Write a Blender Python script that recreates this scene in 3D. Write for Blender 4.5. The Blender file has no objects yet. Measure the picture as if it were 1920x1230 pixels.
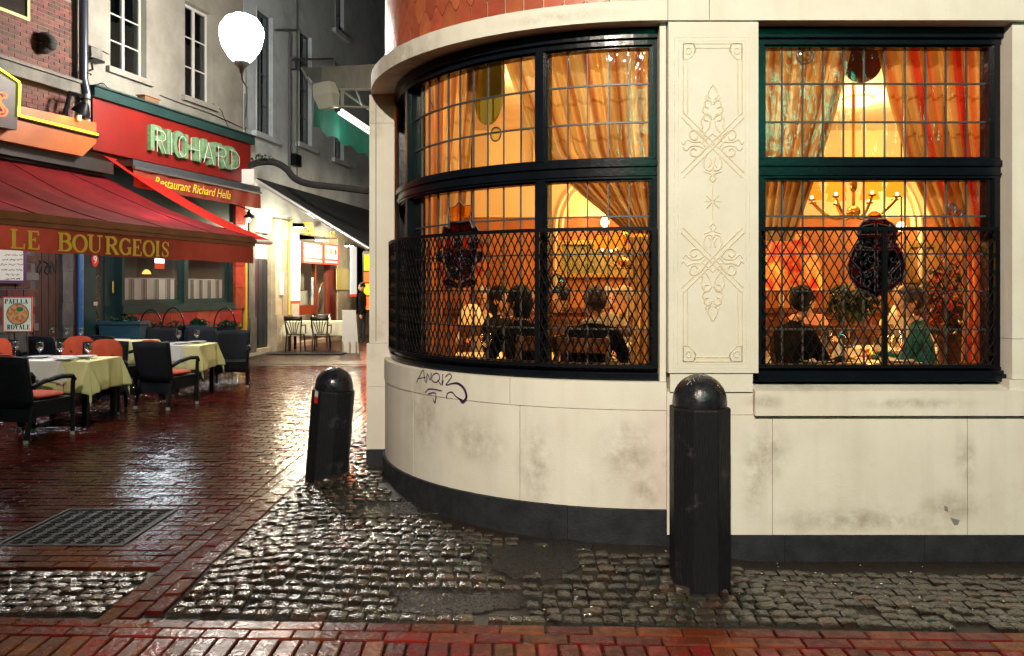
import bpy, bmesh, math, random
from mathutils import Vector, Matrix, noise
R_ = math.radians
rnd = random.Random(7)
SC = bpy.context.scene
COL = SC.collection
# ---------------------------------------------------------------- camera, world, exposure
CAMZ, FPX, HX, HY = 1.6, 1493.0, 960.0, 541.0
cam_d = bpy.data.cameras.new('camera'); cam = bpy.data.objects.new('camera', cam_d); COL.objects.link(cam)
cam.location = (0, 0, CAMZ); cam.rotation_euler = (R_(90), 0, 0)
cam_d.sensor_width = 36; cam_d.lens = 28; cam_d.shift_y = -74/1920; cam_d.clip_start = .05; cam_d.clip_end = 400
SC.camera = cam
W = bpy.data.worlds.new('World'); SC.world = W; W.use_nodes = True
wn = W.node_tree.nodes; wl = W.node_tree.links
sky = wn.new('ShaderNodeTexSky'); sky.sky_type = 'NISHITA'; sky.sun_disc = False
sky.sun_elevation = R_(-3); sky.sun_rotation = R_(200)
wn['Background'].inputs['Strength'].default_value = 0.09
wl.new(sky.outputs[0], wn['Background'].inputs[0])
sun_d = bpy.data.lights.new('moon', 'SUN'); sun_d.energy = .012; sun_d.angle = R_(12); sun_d.color = (.6, .8, 1)
sun = bpy.data.objects.new('moon', sun_d); COL.objects.link(sun); sun.rotation_euler = (R_(35), R_(10), R_(20))
SC.view_settings.view_transform = 'Standard'; SC.view_settings.look = 'None'
SC.view_settings.exposure = 0; SC.view_settings.gamma = 1; SC.view_settings.use_curve_mapping = False
SC.render.engine = 'CYCLES'
cy = SC.cycles
cy.max_bounces = 8; cy.diffuse_bounces = 3; cy.glossy_bounces = 3; cy.transmission_bounces = 6; cy.transparent_max_bounces = 16
cy.caustics_reflective = False; cy.caustics_refractive = False; cy.sample_clamp_indirect = 4
cy.use_denoising = True

# ---------------------------------------------------------------- helpers
def ss(t):
    t = max(0., min(1., t)); return t*t*(3-2*t)
def gz(x, y):
    return ss((1.5-x)/.7)*ss((x+2.0)/.8)*(.10*ss((y-3.9)/.8)+.07*ss((y-4.8)/1.6))*(1-ss((y-8)/3))
def at(px, py, Y):
    return Vector(((px-HX)/FPX*Y, Y, CAMZ-(py-HY)/FPX*Y))
INV = {}
def tag(o, label=None, cat=None, group=None, kind=None):
    if label: o['label'] = label
    if cat: o['category'] = cat
    if group: o['group'] = group
    if kind: o['kind'] = kind
    return o
def thing(name, label, cat, loc=(0, 0, 0), rz=0, group=None, world=False, kind=None):
    o = bpy.data.objects.new(name, None); COL.objects.link(o); o.empty_display_size = .1
    o.location = loc; o.rotation_euler = (0, 0, rz)
    if world: INV[o] = Matrix.Translation(Vector(loc)).inverted()
    return tag(o, label, cat, group, kind)
def setparent(o, p):
    if p is None: return o
    o.parent = p
    if p in INV: o.matrix_parent_inverse = INV[p]
    return o
def link(name, me, parent=None, loc=None, rz=None):
    o = bpy.data.objects.new(name, me); COL.objects.link(o)
    if loc is not None: o.location = loc
    if rz is not None: o.rotation_euler = (0, 0, rz)
    return setparent(o, parent)
def copy_tree(o, parent=None):
    c = o.copy(); COL.objects.link(c)
    if parent is not None: c.parent = parent
    for ch in list(o.children): copy_tree(ch, c)
    return c
def copyt(o, loc, rz=0, label=None):
    c = copy_tree(o); c.location = loc; c.rotation_euler = (0, 0, rz)
    if label: c['label'] = label
    return c
class Flat:
    def __init__(s, O, U, N): s.O = Vector((O[0], O[1])); s.U = Vector(U).normalized(); s.N = Vector(N).normalized()
    def P(s, a, z, o=0):
        p = s.O+s.U*a+s.N*o; return Vector((p.x, p.y, z))
    def px(s, px, py, o=0):
        k = (px-HX)/FPX; b = s.O+s.N*o
        a = (k*b.y-b.x)/(s.U.x-k*s.U.y); Y = b.y+a*s.U.y
        return a, CAMZ-(py-HY)/FPX*Y
    def a(s, px, o=0): return s.px(px, HY, o)[0]
class Curve:   # quarter round corner, a = arc length measured at o=0, growing to the LEFT (negative a = left)
    def __init__(s, C, R): s.C = C; s.R = R
    def P(s, a, z, o=0):
        t = -a/s.R; r = s.R+o
        return Vector((s.C[0]-r*math.sin(t), s.C[1]-r*math.cos(t), z))
class MB:
    def __init__(s): s.v = []; s.f = []; s.t = []
    def quadgrid(s, pts, nu, nv, tint=0):
        b = len(s.v); s.v += pts; s.t += [tint]*len(pts)
        for i in range(nu-1):
            for j in range(nv-1):
                s.f.append((b+i*nv+j, b+(i+1)*nv+j, b+(i+1)*nv+j+1, b+i*nv+j+1))
    def poly(s, pts, faces, tint=0):
        b = len(s.v); s.v += [Vector(p) for p in pts]; s.t += [tint]*len(pts)
        s.f += [tuple(b+i for i in f) for f in faces]
        return s
    def box(s, x0, x1, y0, y1, z0, z1, M=None, tint=0, bev=0):
        if bev:
            q = []
            for z, e in ((z0, 0), (z1-bev, 0), (z1, bev)):
                q += [(x0+e, y0+e, z), (x1-e, y0+e, z), (x1-e, y1-e, z), (x0+e, y1-e, z)]
            fs = [(8, 9, 10, 11), (3, 2, 1, 0)]
            for L in (0, 4):
                for i in range(4): fs.append((L+i, L+(i+1) % 4, L+4+(i+1) % 4, L+4+i))
        else:
            q = [(x, y, z) for z in (z0, z1) for x, y in ((x0, y0), (x1, y0), (x1, y1), (x0, y1))]
            fs = [(0, 3, 2, 1), (4, 5, 6, 7), (0, 1, 5, 4), (1, 2, 6, 5), (2, 3, 7, 6), (3, 0, 4, 7)]
        q = [Vector(p) for p in q]
        if M: q = [M @ p for p in q]
        return s.poly(q, fs, tint)
    def fb(s, F, a0, a1, z0, z1, o0, o1, n=1, tint=0):     # box in frame coordinates, n segments along a
        q = []
        for i in range(n+1):
            a = a0+(a1-a0)*i/n
            q += [F.P(a, z0, o0), F.P(a, z0, o1), F.P(a, z1, o1), F.P(a, z1, o0)]
        fs = [(3, 2, 1, 0), tuple(4*n+k for k in (0, 1, 2, 3))]
        for i in range(n):
            for k in range(4): fs.append((4*i+k, 4*i+(k+1) % 4, 4*i+4+(k+1) % 4, 4*i+4+k))
        return s.poly(q, fs, tint)
    def tube(s, pts, r, n=6, closed=False, r1=None, caps=True):
        pts = [Vector(p) for p in pts]; m = len(pts); base = len(s.v); up = Vector((0, 0, 1)); fr = None
        for i, p in enumerate(pts):
            if closed: d = pts[(i+1) % m]-pts[i-1]
            else: d = pts[min(i+1, m-1)]-pts[max(i-1, 0)]
            if d.length < 1e-9: d = Vector((0, 0, 1))
            d.normalize()
            if fr is None:
                fr = d.cross(up) if abs(d.z) < .9 else d.cross(Vector((1, 0, 0)))
            fr = fr-d*fr.dot(d)
            if fr.length < 1e-6: fr = d.orthogonal()
            fr.normalize(); g = d.cross(fr)
            rr = r if r1 is None else r+(r1-r)*i/(m-1)
            for k in range(n):
                t = 2*math.pi*k/n; s.v.append(p+fr*(rr*math.cos(t))+g*(rr*math.sin(t))); s.t.append(0)
        L = m if closed else m-1
        for i in range(L):
            for k in range(n):
                s.f.append((base+i*n+k, base+i*n+(k+1) % n, base+((i+1) % m)*n+(k+1) % n, base+((i+1) % m)*n+k))
        if caps and not closed:
            s.f.append(tuple(base+k for k in range(n))[::-1]); s.f.append(tuple(base+(m-1)*n+k for k in range(n)))
        return s
    def lathe(s, prof, n=16, M=None, c=(0, 0, 0)):
        base = len(s.v); m = len(prof)
        for r, z in prof:
            for k in range(n):
                t = 2*math.pi*k/n; p = Vector((c[0]+r*math.cos(t), c[1]+r*math.sin(t), c[2]+z))
                s.v.append(M @ p if M else p); s.t.append(0)
        for i in range(m-1):
            for k in range(n):
                s.f.append((base+i*n+k, base+i*n+(k+1) % n, base+(i+1)*n+(k+1) % n, base+(i+1)*n+k))
        if prof[0][0] > 1e-4: s.f.append(tuple(base+k for k in range(n))[::-1])
        if prof[-1][0] > 1e-4: s.f.append(tuple(base+(m-1)*n+k for k in range(n)))
        return s
    def ellip(s, c, r, nu=14, nv=9, M=None):
        return s.poly(*ellip_data(c, r, nu, nv, M))
    def prism(s, F, pts, o0, o1):      # polygon given as (a, z) in a frame, thickness o0..o1
        n = len(pts); q = [F.P(a, z, o0) for a, z in pts]+[F.P(a, z, o1) for a, z in pts]
        fs = [tuple(range(n))[::-1], tuple(range(n, 2*n))]+[(i, (i+1) % n, n+(i+1) % n, n+i) for i in range(n)]
        return s.poly(q, fs)
    def ribbon(s, F, pts, w, o, th=.004):   # a stroke of width w (number or list) lying on a frame
        m = len(pts); ws = list(w) if isinstance(w, (list, tuple)) else [w]*m
        ws = (ws+[ws[-1]]*m)[:m]
        q = []
        for i in range(m):
            p0 = pts[max(i-1, 0)]; p1 = pts[min(i+1, m-1)]
            dx, dz = p1[0]-p0[0], p1[1]-p0[1]; L = math.hypot(dx, dz) or 1
            nx, nz = -dz/L*ws[i]/2, dx/L*ws[i]/2; a, z = pts[i]
            q += [F.P(a+nx, z+nz, o), F.P(a-nx, z-nz, o), F.P(a-nx, z-nz, o+th), F.P(a+nx, z+nz, o+th)]
        fs = [(3, 2, 1, 0), tuple(4*(m-1)+k for k in (0, 1, 2, 3))]
        for i in range(m-1):
            for k in range(4): fs.append((4*i+k, 4*i+(k+1) % 4, 4*i+4+(k+1) % 4, 4*i+4+k))
        return s.poly(q, fs)
    def mesh(s, name, m, smooth=False, tint=False):
        me = bpy.data.meshes.new(name); me.from_pydata([tuple(p) for p in s.v], [], s.f); 
        if tint:
            at_ = me.attributes.new('tint', 'FLOAT', 'POINT'); at_.data.foreach_set('value', s.t)
        bm = bmesh.new(); bm.from_mesh(me); bmesh.ops.recalc_face_normals(bm, faces=bm.faces); bm.to_mesh(me); bm.free()
        if smooth:
            me.polygons.foreach_set('use_smooth', [True]*len(me.polygons))
            try: me.set_sharp_from_angle(angle=R_(40))
            except Exception: pass
        if m: me.materials.append(m)
        return me
    def build(s, name, m, parent=None, smooth=False, tint=False, **kw):
        o = link(name, s.mesh(name, m, smooth, tint), parent)
        if kw: tag(o, **kw)
        return o
def ellip_data(c, r, nu, nv, M=None):
    if isinstance(r, (int, float)): r = (r, r, r)
    q = [Vector((0, 0, -r[2]))]
    for j in range(1, nv):
        p = math.pi*j/nv
        for i in range(nu):
            t = 2*math.pi*i/nu; q.append(Vector((r[0]*math.sin(p)*math.cos(t), r[1]*math.sin(p)*math.sin(t), -r[2]*math.cos(p))))
    q.append(Vector((0, 0, r[2]))); fs = []
    for i in range(nu):
        fs.append((0, 1+(i+1) % nu, 1+i)); L = 1+(nv-2)*nu; fs.append((L+i, L+(i+1) % nu, len(q)-1))
        for j in range(nv-2): fs.append((1+j*nu+i, 1+j*nu+(i+1) % nu, 1+(j+1)*nu+(i+1) % nu, 1+(j+1)*nu+i))
    c = Vector(c); q = [p+c for p in q]
    if M: q = [M @ p for p in q]
    return q, fs
# ---------------------------------------------------------------- materials
MT = {}
def mat(name, c, rough=.6, c2=None, sc=6, metal=0, bump=0, bsc=60, vary=0, spec=None, detail=4, emit=None, es=0,
        rough2=None, transl=None, tintm=False, streak=None, stretch=None, wear=None, ramp=(.35, .65), coat=0, bdist=.01):
    m = bpy.data.materials.new(name); m.use_nodes = True; nt = m.node_tree; N = nt.nodes; Lk = nt.links.new
    b = N['Principled BSDF']; MT[name] = m
    b.inputs['Base Color'].default_value = (*c, 1); b.inputs['Roughness'].default_value = rough
    b.inputs['Metallic'].default_value = metal
    if spec is not None: b.inputs['Specular IOR Level'].default_value = spec
    if coat: b.inputs['Coat Weight'].default_value = coat; b.inputs['Coat Roughness'].default_value = .08
    tc = N.new('ShaderNodeNewGeometry'); vec = tc.outputs['Position']
    if stretch:
        mp = N.new('ShaderNodeMapping'); mp.inputs['Scale'].default_value = stretch; Lk(vec, mp.inputs[0]); vec = mp.outputs[0]
    col = None
    if c2 is not None:
        nz = N.new('ShaderNodeTexNoise'); nz.inputs['Scale'].default_value = sc; nz.inputs['Detail'].default_value = detail
        nz.inputs['Roughness'].default_value = .62; Lk(vec, nz.inputs[0])
        rp = N.new('ShaderNodeMapRange'); rp.inputs[1].default_value = ramp[0]; rp.inputs[2].default_value = ramp[1]; Lk(nz.outputs[0], rp.inputs[0])
        mx = N.new('ShaderNodeMix'); mx.data_type = 'RGBA'; Lk(rp.outputs[0], mx.inputs[0])
        mx.inputs[6].default_value = (*c, 1); mx.inputs[7].default_value = (*c2, 1); col = mx.outputs[2]
        if rough2 is not None:
            rr = N.new('ShaderNodeMapRange'); rr.inputs[1].default_value = .35; rr.inputs[2].default_value = .65
            rr.inputs[3].default_value = rough; rr.inputs[4].default_value = rough2; Lk(nz.outputs[0], rr.inputs[0]); Lk(rr.outputs[0], b.inputs['Roughness'])
    if wear:
        n2 = N.new('ShaderNodeTexNoise'); n2.inputs['Scale'].default_value = wear[1]; n2.inputs['Detail'].default_value = 8; n2.inputs['Roughness'].default_value = .7
        Lk(tc.outputs['Position'], n2.inputs[0])
        r2 = N.new('ShaderNodeMapRange'); r2.inputs[1].default_value = wear[2]; r2.inputs[2].default_value = wear[3]; r2.inputs[4].default_value = wear[4]; Lk(n2.outputs[0], r2.inputs[0])
        m2 = N.new('ShaderNodeMix'); m2.data_type = 'RGBA'; Lk(r2.outputs[0], m2.inputs[0])
        if col: Lk(col, m2.inputs[6])
        else: m2.inputs[6].default_value = (*c, 1)
        m2.inputs[7].default_value = (*wear[0], 1); col = m2.outputs[2]
    if streak:
        mp3 = N.new('ShaderNodeMapping'); mp3.inputs['Scale'].default_value = (9, 9, .55); Lk(tc.outputs['Position'], mp3.inputs[0])
        n3 = N.new('ShaderNodeTexNoise'); n3.inputs['Scale'].default_value = 1; n3.inputs['Detail'].default_value = 5; Lk(mp3.outputs[0], n3.inputs[0])
        r3 = N.new('ShaderNodeMapRange'); r3.inputs[1].default_value = .5; r3.inputs[2].default_value = .75; r3.inputs[4].default_value = streak[1]; Lk(n3.outputs[0], r3.inputs[0])
        m3 = N.new('ShaderNodeMix'); m3.data_type = 'RGBA'; Lk(r3.outputs[0], m3.inputs[0]); Lk(col, m3.inputs[6]); m3.inputs[7].default_value = (*streak[0], 1); col = m3.outputs[2]
    if vary or tintm:
        oi = N.new('ShaderNodeObjectInfo'); at_ = N.new('ShaderNodeAttribute'); at_.attribute_name = 'tint'
        ad = N.new('ShaderNodeMath'); ad.operation = 'ADD'; Lk(oi.outputs['Random'], ad.inputs[0]); Lk(at_.outputs['Fac'], ad.inputs[1])
        fr = N.new('ShaderNodeMath'); fr.operation = 'FRACT'; Lk(ad.outputs[0], fr.inputs[0])
        h = N.new('ShaderNodeHueSaturation')
        mr = N.new('ShaderNodeMapRange'); mr.inputs[3].default_value = 1-vary; mr.inputs[4].default_value = 1+vary; Lk(fr.outputs[0], mr.inputs[0]); Lk(mr.outputs[0], h.inputs['Value'])
        m7 = N.new('ShaderNodeMath'); m7.operation = 'MULTIPLY'; m7.inputs[1].default_value = 7.3; Lk(fr.outputs[0], m7.inputs[0])
        f7 = N.new('ShaderNodeMath'); f7.operation = 'FRACT'; Lk(m7.outputs[0], f7.inputs[0])
        mh = N.new('ShaderNodeMapRange'); mh.inputs[3].default_value = .5-.05*vary; mh.inputs[4].default_value = .5+.05*vary; Lk(f7.outputs[0], mh.inputs[0]); Lk(mh.outputs[0], h.inputs['Hue'])
        if col: Lk(col, h.inputs['Color'])
        else: h.inputs['Color'].default_value = (*c, 1)
        col = h.outputs[0]
        if tintm:   # setts: some grey-green, some brown
            m3 = N.new('ShaderNodeMix'); m3.data_type = 'RGBA'; Lk(f7.outputs[0], m3.inputs[0]); Lk(col, m3.inputs[6]); m3.inputs[7].default_value = (*tintm, 1); col = m3.outputs[2]
    if col: Lk(col, b.inputs['Base Color'])
    if bump:
        nb = N.new('ShaderNodeTexNoise'); nb.inputs['Scale'].default_value = bsc; nb.inputs['Detail'].default_value = 3; Lk(vec, nb.inputs[0])
        bp = N.new('ShaderNodeBump'); bp.inputs['Strength'].default_value = bump; bp.inputs['Distance'].default_value = bdist
        Lk(nb.outputs[0], bp.inputs['Height']); Lk(bp.outputs[0], b.inputs['Normal'])
        if coat: Lk(bp.outputs[0], b.inputs['Coat Normal'])
    if emit:
        b.inputs['Emission Color'].default_value = (*emit, 1); b.inputs['Emission Strength'].default_value = es
    if transl:
        t = N.new('ShaderNodeBsdfTranslucent'); ms = N.new('ShaderNodeMixShader'); ms.inputs[0].default_value = transl
        if col: Lk(col, t.inputs[0])
        else: t.inputs[0].default_value = (*c, 1)
        Lk(b.outputs[0], ms.inputs[1]); Lk(t.outputs[0], ms.inputs[2]); Lk(ms.outputs[0], N['Material Output'].inputs[0])
    return m
def emis(name, c, s):
    m = bpy.data.materials.new(name); m.use_nodes = True; nt = m.node_tree; nt.nodes.clear()
    e = nt.nodes.new('ShaderNodeEmission'); e.inputs[0].default_value = (*c, 1); e.inputs[1].default_value = s
    o = nt.nodes.new('ShaderNodeOutputMaterial'); nt.links.new(e.outputs[0], o.inputs[0]); MT[name] = m
    return m
def glass(name, tint=(1, 1, 1), base=.05, edge=.6, rough=.03, bump=.25, bsc=14, vary=False):
    m = bpy.data.materials.new(name); m.use_nodes = True; nt = m.node_tree; N = nt.nodes; N.clear(); Lk = nt.links.new
    tr = N.new('ShaderNodeBsdfTransparent'); tr.inputs[0].default_value = (*tint, 1)
    gl = N.new('ShaderNodeBsdfGlossy'); gl.inputs['Roughness'].default_value = rough
    lw = N.new('ShaderNodeLayerWeight'); pw = N.new('ShaderNodeMath'); pw.operation = 'POWER'; pw.inputs[1].default_value = 3; Lk(lw.outputs['Facing'], pw.inputs[0])
    mr = N.new('ShaderNodeMapRange'); mr.inputs[3].default_value = base; mr.inputs[4].default_value = edge; Lk(pw.outputs[0], mr.inputs[0])
    ms = N.new('ShaderNodeMixShader'); Lk(mr.outputs[0], ms.inputs[0]); Lk(tr.outputs[0], ms.inputs[1]); Lk(gl.outputs[0], ms.inputs[2])
    if bump:
        g = N.new('ShaderNodeNewGeometry'); nb = N.new('ShaderNodeTexNoise'); nb.inputs['Scale'].default_value = bsc; nb.inputs['Detail'].default_value = 2; 
        mp = N.new('ShaderNodeMapping'); mp.inputs['Scale'].default_value = (1, 1, .45); Lk(g.outputs['Position'], mp.inputs[0]); Lk(mp.outputs[0], nb.inputs[0])
        bp = N.new('ShaderNodeBump'); bp.inputs['Strength'].default_value = bump; bp.inputs['Distance'].default_value = .02; Lk(nb.outputs[0], bp.inputs['Height']); Lk(bp.outputs[0], gl.inputs['Normal'])
    if vary:
        oi = N.new('ShaderNodeObjectInfo'); hs = N.new('ShaderNodeHueSaturation'); hs.inputs['Color'].default_value = (*tint, 1)
        r = N.new('ShaderNodeMapRange'); r.inputs[3].default_value = .78; r.inputs[4].default_value = 1; Lk(oi.outputs['Random'], r.inputs[0]); Lk(r.outputs[0], hs.inputs['Value']); Lk(hs.outputs[0], tr.inputs[0])
    o = N.new('ShaderNodeOutputMaterial'); Lk(ms.outputs[0], o.inputs[0]); MT[name] = m
    return m
def lamp(name, loc, power, color, r=.05, parent=None):
    d = bpy.data.lights.new(name, 'POINT'); d.energy = power; d.color = color; d.shadow_soft_size = r
    o = bpy.data.objects.new(name, d); COL.objects.link(o); o.location = loc; return setparent(o, parent)
stone = mat('limestone', (.72, .68, .60), .7, (.65, .605, .52), 2.2, bump=.2, bsc=110, wear=((.30, .23, .16), 1.6, .56, .78, .62), streak=((.42, .35, .26), .20))
stone2 = mat('limestone_carved', (.70, .66, .57), .72, (.64, .595, .50), 3.5, bump=.2, bsc=110)
# grime with a shape of its own: rubbed dark smudges on the dado, soft rust-brown drips
def grime(m, spots, colr, strength):
    nt = m.node_tree; N = nt.nodes; Lk = nt.links.new; b = N['Principled BSDF']; src = b.inputs['Base Color'].links[0].from_socket
    g_ = N.new('ShaderNodeNewGeometry'); nz = N.new('ShaderNodeTexNoise'); nz.inputs['Scale'].default_value = 9; nz.inputs['Detail'].default_value = 7; nz.inputs['Roughness'].default_value = .7; Lk(g_.outputs['Position'], nz.inputs[0]); acc = None
    for (x, z, rx, rz_) in spots:
        mp = N.new('ShaderNodeMapping'); mp.vector_type = 'POINT'; mp.inputs['Location'].default_value = (-x/rx, 0, -z/rz_); mp.inputs['Scale'].default_value = (1/rx, 0, 1/rz_); Lk(g_.outputs['Position'], mp.inputs[0])
        ln = N.new('ShaderNodeVectorMath'); ln.operation = 'LENGTH'; Lk(mp.outputs[0], ln.inputs[0])
        r = N.new('ShaderNodeMapRange'); r.interpolation_type = 'SMOOTHSTEP'; r.inputs[1].default_value = 0; r.inputs[2].default_value = 1; r.inputs[3].default_value = 1; r.inputs[4].default_value = 0; Lk(ln.outputs['Value'], r.inputs[0])
        if acc is None: acc = r.outputs[0]
        else: a = N.new('ShaderNodeMath'); a.operation = 'MAXIMUM'; Lk(acc, a.inputs[0]); Lk(r.outputs[0], a.inputs[1]); acc = a.outputs[0]
    r = N.new('ShaderNodeMapRange'); r.inputs[1].default_value = .36; r.inputs[2].default_value = .66; Lk(nz.outputs[0], r.inputs[0])
    a = N.new('ShaderNodeMath'); a.operation = 'MULTIPLY'; Lk(acc, a.inputs[0]); Lk(r.outputs[0], a.inputs[1]); c = N.new('ShaderNodeMath'); c.operation = 'MULTIPLY'; Lk(a.outputs[0], c.inputs[0]); c.inputs[1].default_value = strength
    mx = N.new('ShaderNodeMix'); mx.data_type = 'RGBA'; Lk(c.outputs[0], mx.inputs[0]); Lk(src, mx.inputs[6]); mx.inputs[7].default_value = (*colr, 1); Lk(mx.outputs[2], b.inputs['Base Color'])
grime(stone, [(.70, .62, .26, .30), (.80, .40, .16, .2), (1.53, .62, .20, .26), (1.44, .50, .12, .4), (2.70, .58, .10, .26), (2.62, .30, .3, .14), (-.25, .62, .3, .22), (.15, .5, .16, .4), (2.4, .92, .5, .05), (1.75, 1.02, .4, .05), (2.1, .22, .8, .10), (1.5, .93, .16, .06), (-.6, .75, .2, .4), (-.75, 3.2, .4, .2), (.3, 3.24, .5, .05)], (.22, .16, .10), .62)
joint = mat('joint_mortar', (.36, .30, .22), .9)
plinth = mat('bluestone', (.030, .032, .038), .42, (.014, .015, .019), 7, bump=.35, bsc=70, rough2=.62, spec=.22)
blackp = mat('black_gloss_paint', (.003, .0045, .007), .24, (.005, .007, .011), 5, bump=.1, bsc=40, spec=.3)
iron = mat('black_iron', (.004, .0045, .006), .42, spec=.15)
lead = mat('lead_came', (.07, .075, .08), .45, metal=.3)
tilem = mat('terracotta_tile', (.42, .105, .045), .38, (.33, .075, .035), 8, vary=.16, bump=.1, bsc=40)
grout = mat('grout', (.50, .42, .30), .85)
pane = glass('leaded_glass', (1, .96, .88), .05, .55, .06, .4, 18, vary=True)
panecl = glass('clear_glass', (1, 1, 1), .06, .6, .02, .05)
brickg = mat('wet_clay_brick', (.085, .011, .005), .10, (.038, .006, .004), 14, vary=.45, bump=.38, bsc=34, rough2=.19, spec=.45)
brickf = mat('damp_clay_brick', (.15, .022, .009), .16, (.07, .012, .006), 12, vary=.4, bump=.35, bsc=40, rough2=.42, spec=.25)
sett = mat('wet_granite_sett', (.050, .028, .012), .06, (.018, .013, .009), 16, vary=.8, bump=.8, bsc=60, rough2=.15, tintm=(.022, .019, .017), spec=1, coat=.8)
bed = mat('wet_grit_bed', (.014, .011, .009), .32, (.03, .022, .016), 60, bump=.5, bsc=160)
asph = mat('wet_asphalt_patch', (.014, .012, .012), .16, (.035, .03, .028), 70, bump=1.0, bsc=130, rough2=.4)
granite = mat('dark_bollard_stone', (.013, .012, .016), .42, (.005, .005, .007), 18, stretch=(9, 9, .7), bump=.5, bsc=18, rough2=.6, wear=((.10, .09, .085), 7, .60, .76, .5), spec=.22)
domem = mat('black_painted_dome', (.008, .008, .011), .18, (.016, .016, .02), 14, bump=.35, bsc=35, rough2=.38)
# ================================================================ SETTING: ground
def sheet(name, x0, x1, y0, y1, m, dz=0, nx=2, ny=2, parent=None, kind='structure', poly=None):
    b = MB(); pts = [Vector((x0+(x1-x0)*i/(nx-1), y0+(y1-y0)*j/(ny-1), 0)) for i in range(nx) for j in range(ny)]
    for p in pts: p.z = gz(p.x, p.y)+dz
    b.quadgrid(pts, nx, ny); o = b.build(name, m, parent, smooth=True)
    if kind: o['kind'] = kind
    return o
ground = sheet('ground', -60, 60, -40, 90, bed, -.09)
street = sheet('brick_street', -14, -1.92, 4.0, 17, bed, -.022, 60, 70)
far_st = sheet('far_street', -14, 3, 17, 60, mat('far_wet_paving', (.06, .025, .017), .22, (.035, .02, .015), 30, bump=.7, bsc=25, rough2=.4), -.012, 2, 2)
pave = sheet('cobbled_pavement', -1.74, 7, 3.62, 17, bed, -.022, 90, 130)
foot = sheet('brick_footpath', -7, 7, -6, 4.0, bed, -.026, 30, 30)
def yb(x): return 3.80-.037*(x-(-1.93)*0)-.07*0-.01*(x)*0
def piece_w(L, Wd, H, kind, seed):
    r = random.Random(seed); b = MB()
    if kind == 'brick':
        b.box(-L/2, L/2, -Wd/2, Wd/2, -H, 0, bev=.0055)
    else:
        n = 5; pts = []; U = (-1, -.80, 0, .80, 1)
        for i in range(n):
            for j in range(n):
                u, v = U[i], U[j]
                e = max(abs(u), abs(v)); c = abs(u)*abs(v)
                s = 1-.035*c*c; edge = e > .99
                z = (-.0075 if edge else (-.0018 if e > .5 else .0008))-(.004 if c > .9 else 0)+r.uniform(-.0017, .0017)
                pts.append(Vector((u*L/2*s+(r.uniform(-.0025, .0025) if edge else 0), v*Wd/2*s+(r.uniform(-.0025, .0025) if edge else 0), z)))
        b.quadgrid(pts, n, n)
        per = [(0, j) for j in range(n)]+[(i, n-1) for i in range(1, n)]+[(n-1, j) for j in range(n-2, -1, -1)]+[(i, 0) for i in range(n-2, 0, -1)]
        idx = [i*n+j for i, j in per]; k0 = len(b.v)
        for i in idx: p = b.v[i].copy(); p.z = -H; b.v.append(p); b.t.append(0)
        m = len(idx)
        for i in range(m): b.f.append((idx[i], idx[(i+1) % m], k0+(i+1) % m, k0+i))
    return b
def lay(items, parent, pname, material, kind, variants, limit=290):
    """items: (x, y, ang, L, W, dz, tiltx, tilty). The nearest become parts, the rest one joined part."""
    items = sorted(items, key=lambda t: (0 if (t[1] > 3.3 and abs(t[0]/max(t[1], .1)) < .66) else 1, t[1]))
    temps = [piece_w(1, 1, .05, kind, 40+k) for k in range(variants)]
    meshes = {}
    rest = MB()
    for q, (x, y, an, L, Wd, dz, tx, ty) in enumerate(items):
        k = rnd.randrange(variants)
        M = Matrix.Translation((x, y, gz(x, y)+dz)) @ Matrix.Rotation(an, 4, 'Z') @ Matrix.Rotation(tx, 4, 'X') @ Matrix.Rotation(ty, 4, 'Y')
        if q < limit:
            key = (k, round(L, 2), round(Wd, 2))
            if key not in meshes:
                b = piece_w(L, Wd, .05, kind, 40+k); meshes[key] = b.mesh(pname, material, smooth=(kind != 'brick'))
            o = bpy.data.objects.new(pname, meshes[key]); COL.objects.link(o); o.parent = parent; o.matrix_local = M
        else:
            b = piece_w(L, Wd, .05, kind, 40+k); t = rnd.random()
            rest.poly([M @ p for p in b.v], b.f, t)
    if rest.v:
        o = rest.build(pname, material, parent, smooth=(kind != 'brick'), tint=True); o['kind'] = 'stuff'
g = rnd.gauss
# street bricks, long side across the street, running bond; iron cover and cobble patch left free
MH = (-3.22, -2.42, 4.95, 5.78)
it = []
row = 0; y = 4.62
while y < 16.6:
    x = -2.015-.105-(row % 2)*.105
    if row % 2: it.append((-2.015-.052, y, 0, .098, .092, 0, g(0, .012), g(0, .01)))
    while x > -(y*.70+.6):
        if not (MH[0]-.1 < x < MH[1]+.1 and MH[2]-.03 < y < MH[3]+.03) and (y < 11.6 or x > -6.2-.26*(16-y)):
            it.append((x, y, g(0, .01), .204, .092, g(0, .0016), g(0, .016), g(0, .013)))
        else:
            for e0, e1 in ((x-.102, MH[0]-.008), (MH[1]+.008, x+.102)):
                e1_ = min(e1, x+.102); e0_ = max(e0, x-.102)
                if MH[2]-.03 < y < MH[3]+.03 and e1_-e0_ > .03: it.append(((e0_+e1_)/2, y, 0, e1_-e0_-.004, .092, 0, g(0, .012), 0))
        x -= .21
    y += .100; row += 1
lay(it, street, 'paving_brick', brickg, 'brick', 1, 290)
# the kerb strip of bricks laid lengthwise
it = []
for k, xs in enumerate((-1.965, -1.868, -1.772)):
    y = 3.9+.07*k
    while y < 12:
        it.append((xs, y, math.pi/2+g(0, .006), .205, .088, g(0, .001)+.002, g(0, .012), g(0, .012))); y += .212
strip = sheet('brick_edging_strip', -2.02, -1.72, 3.86, 12.2, bed, -.018, 3, 40)
lay(it, strip, 'edging_brick', brickg, 'brick', 1, 250)
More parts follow.
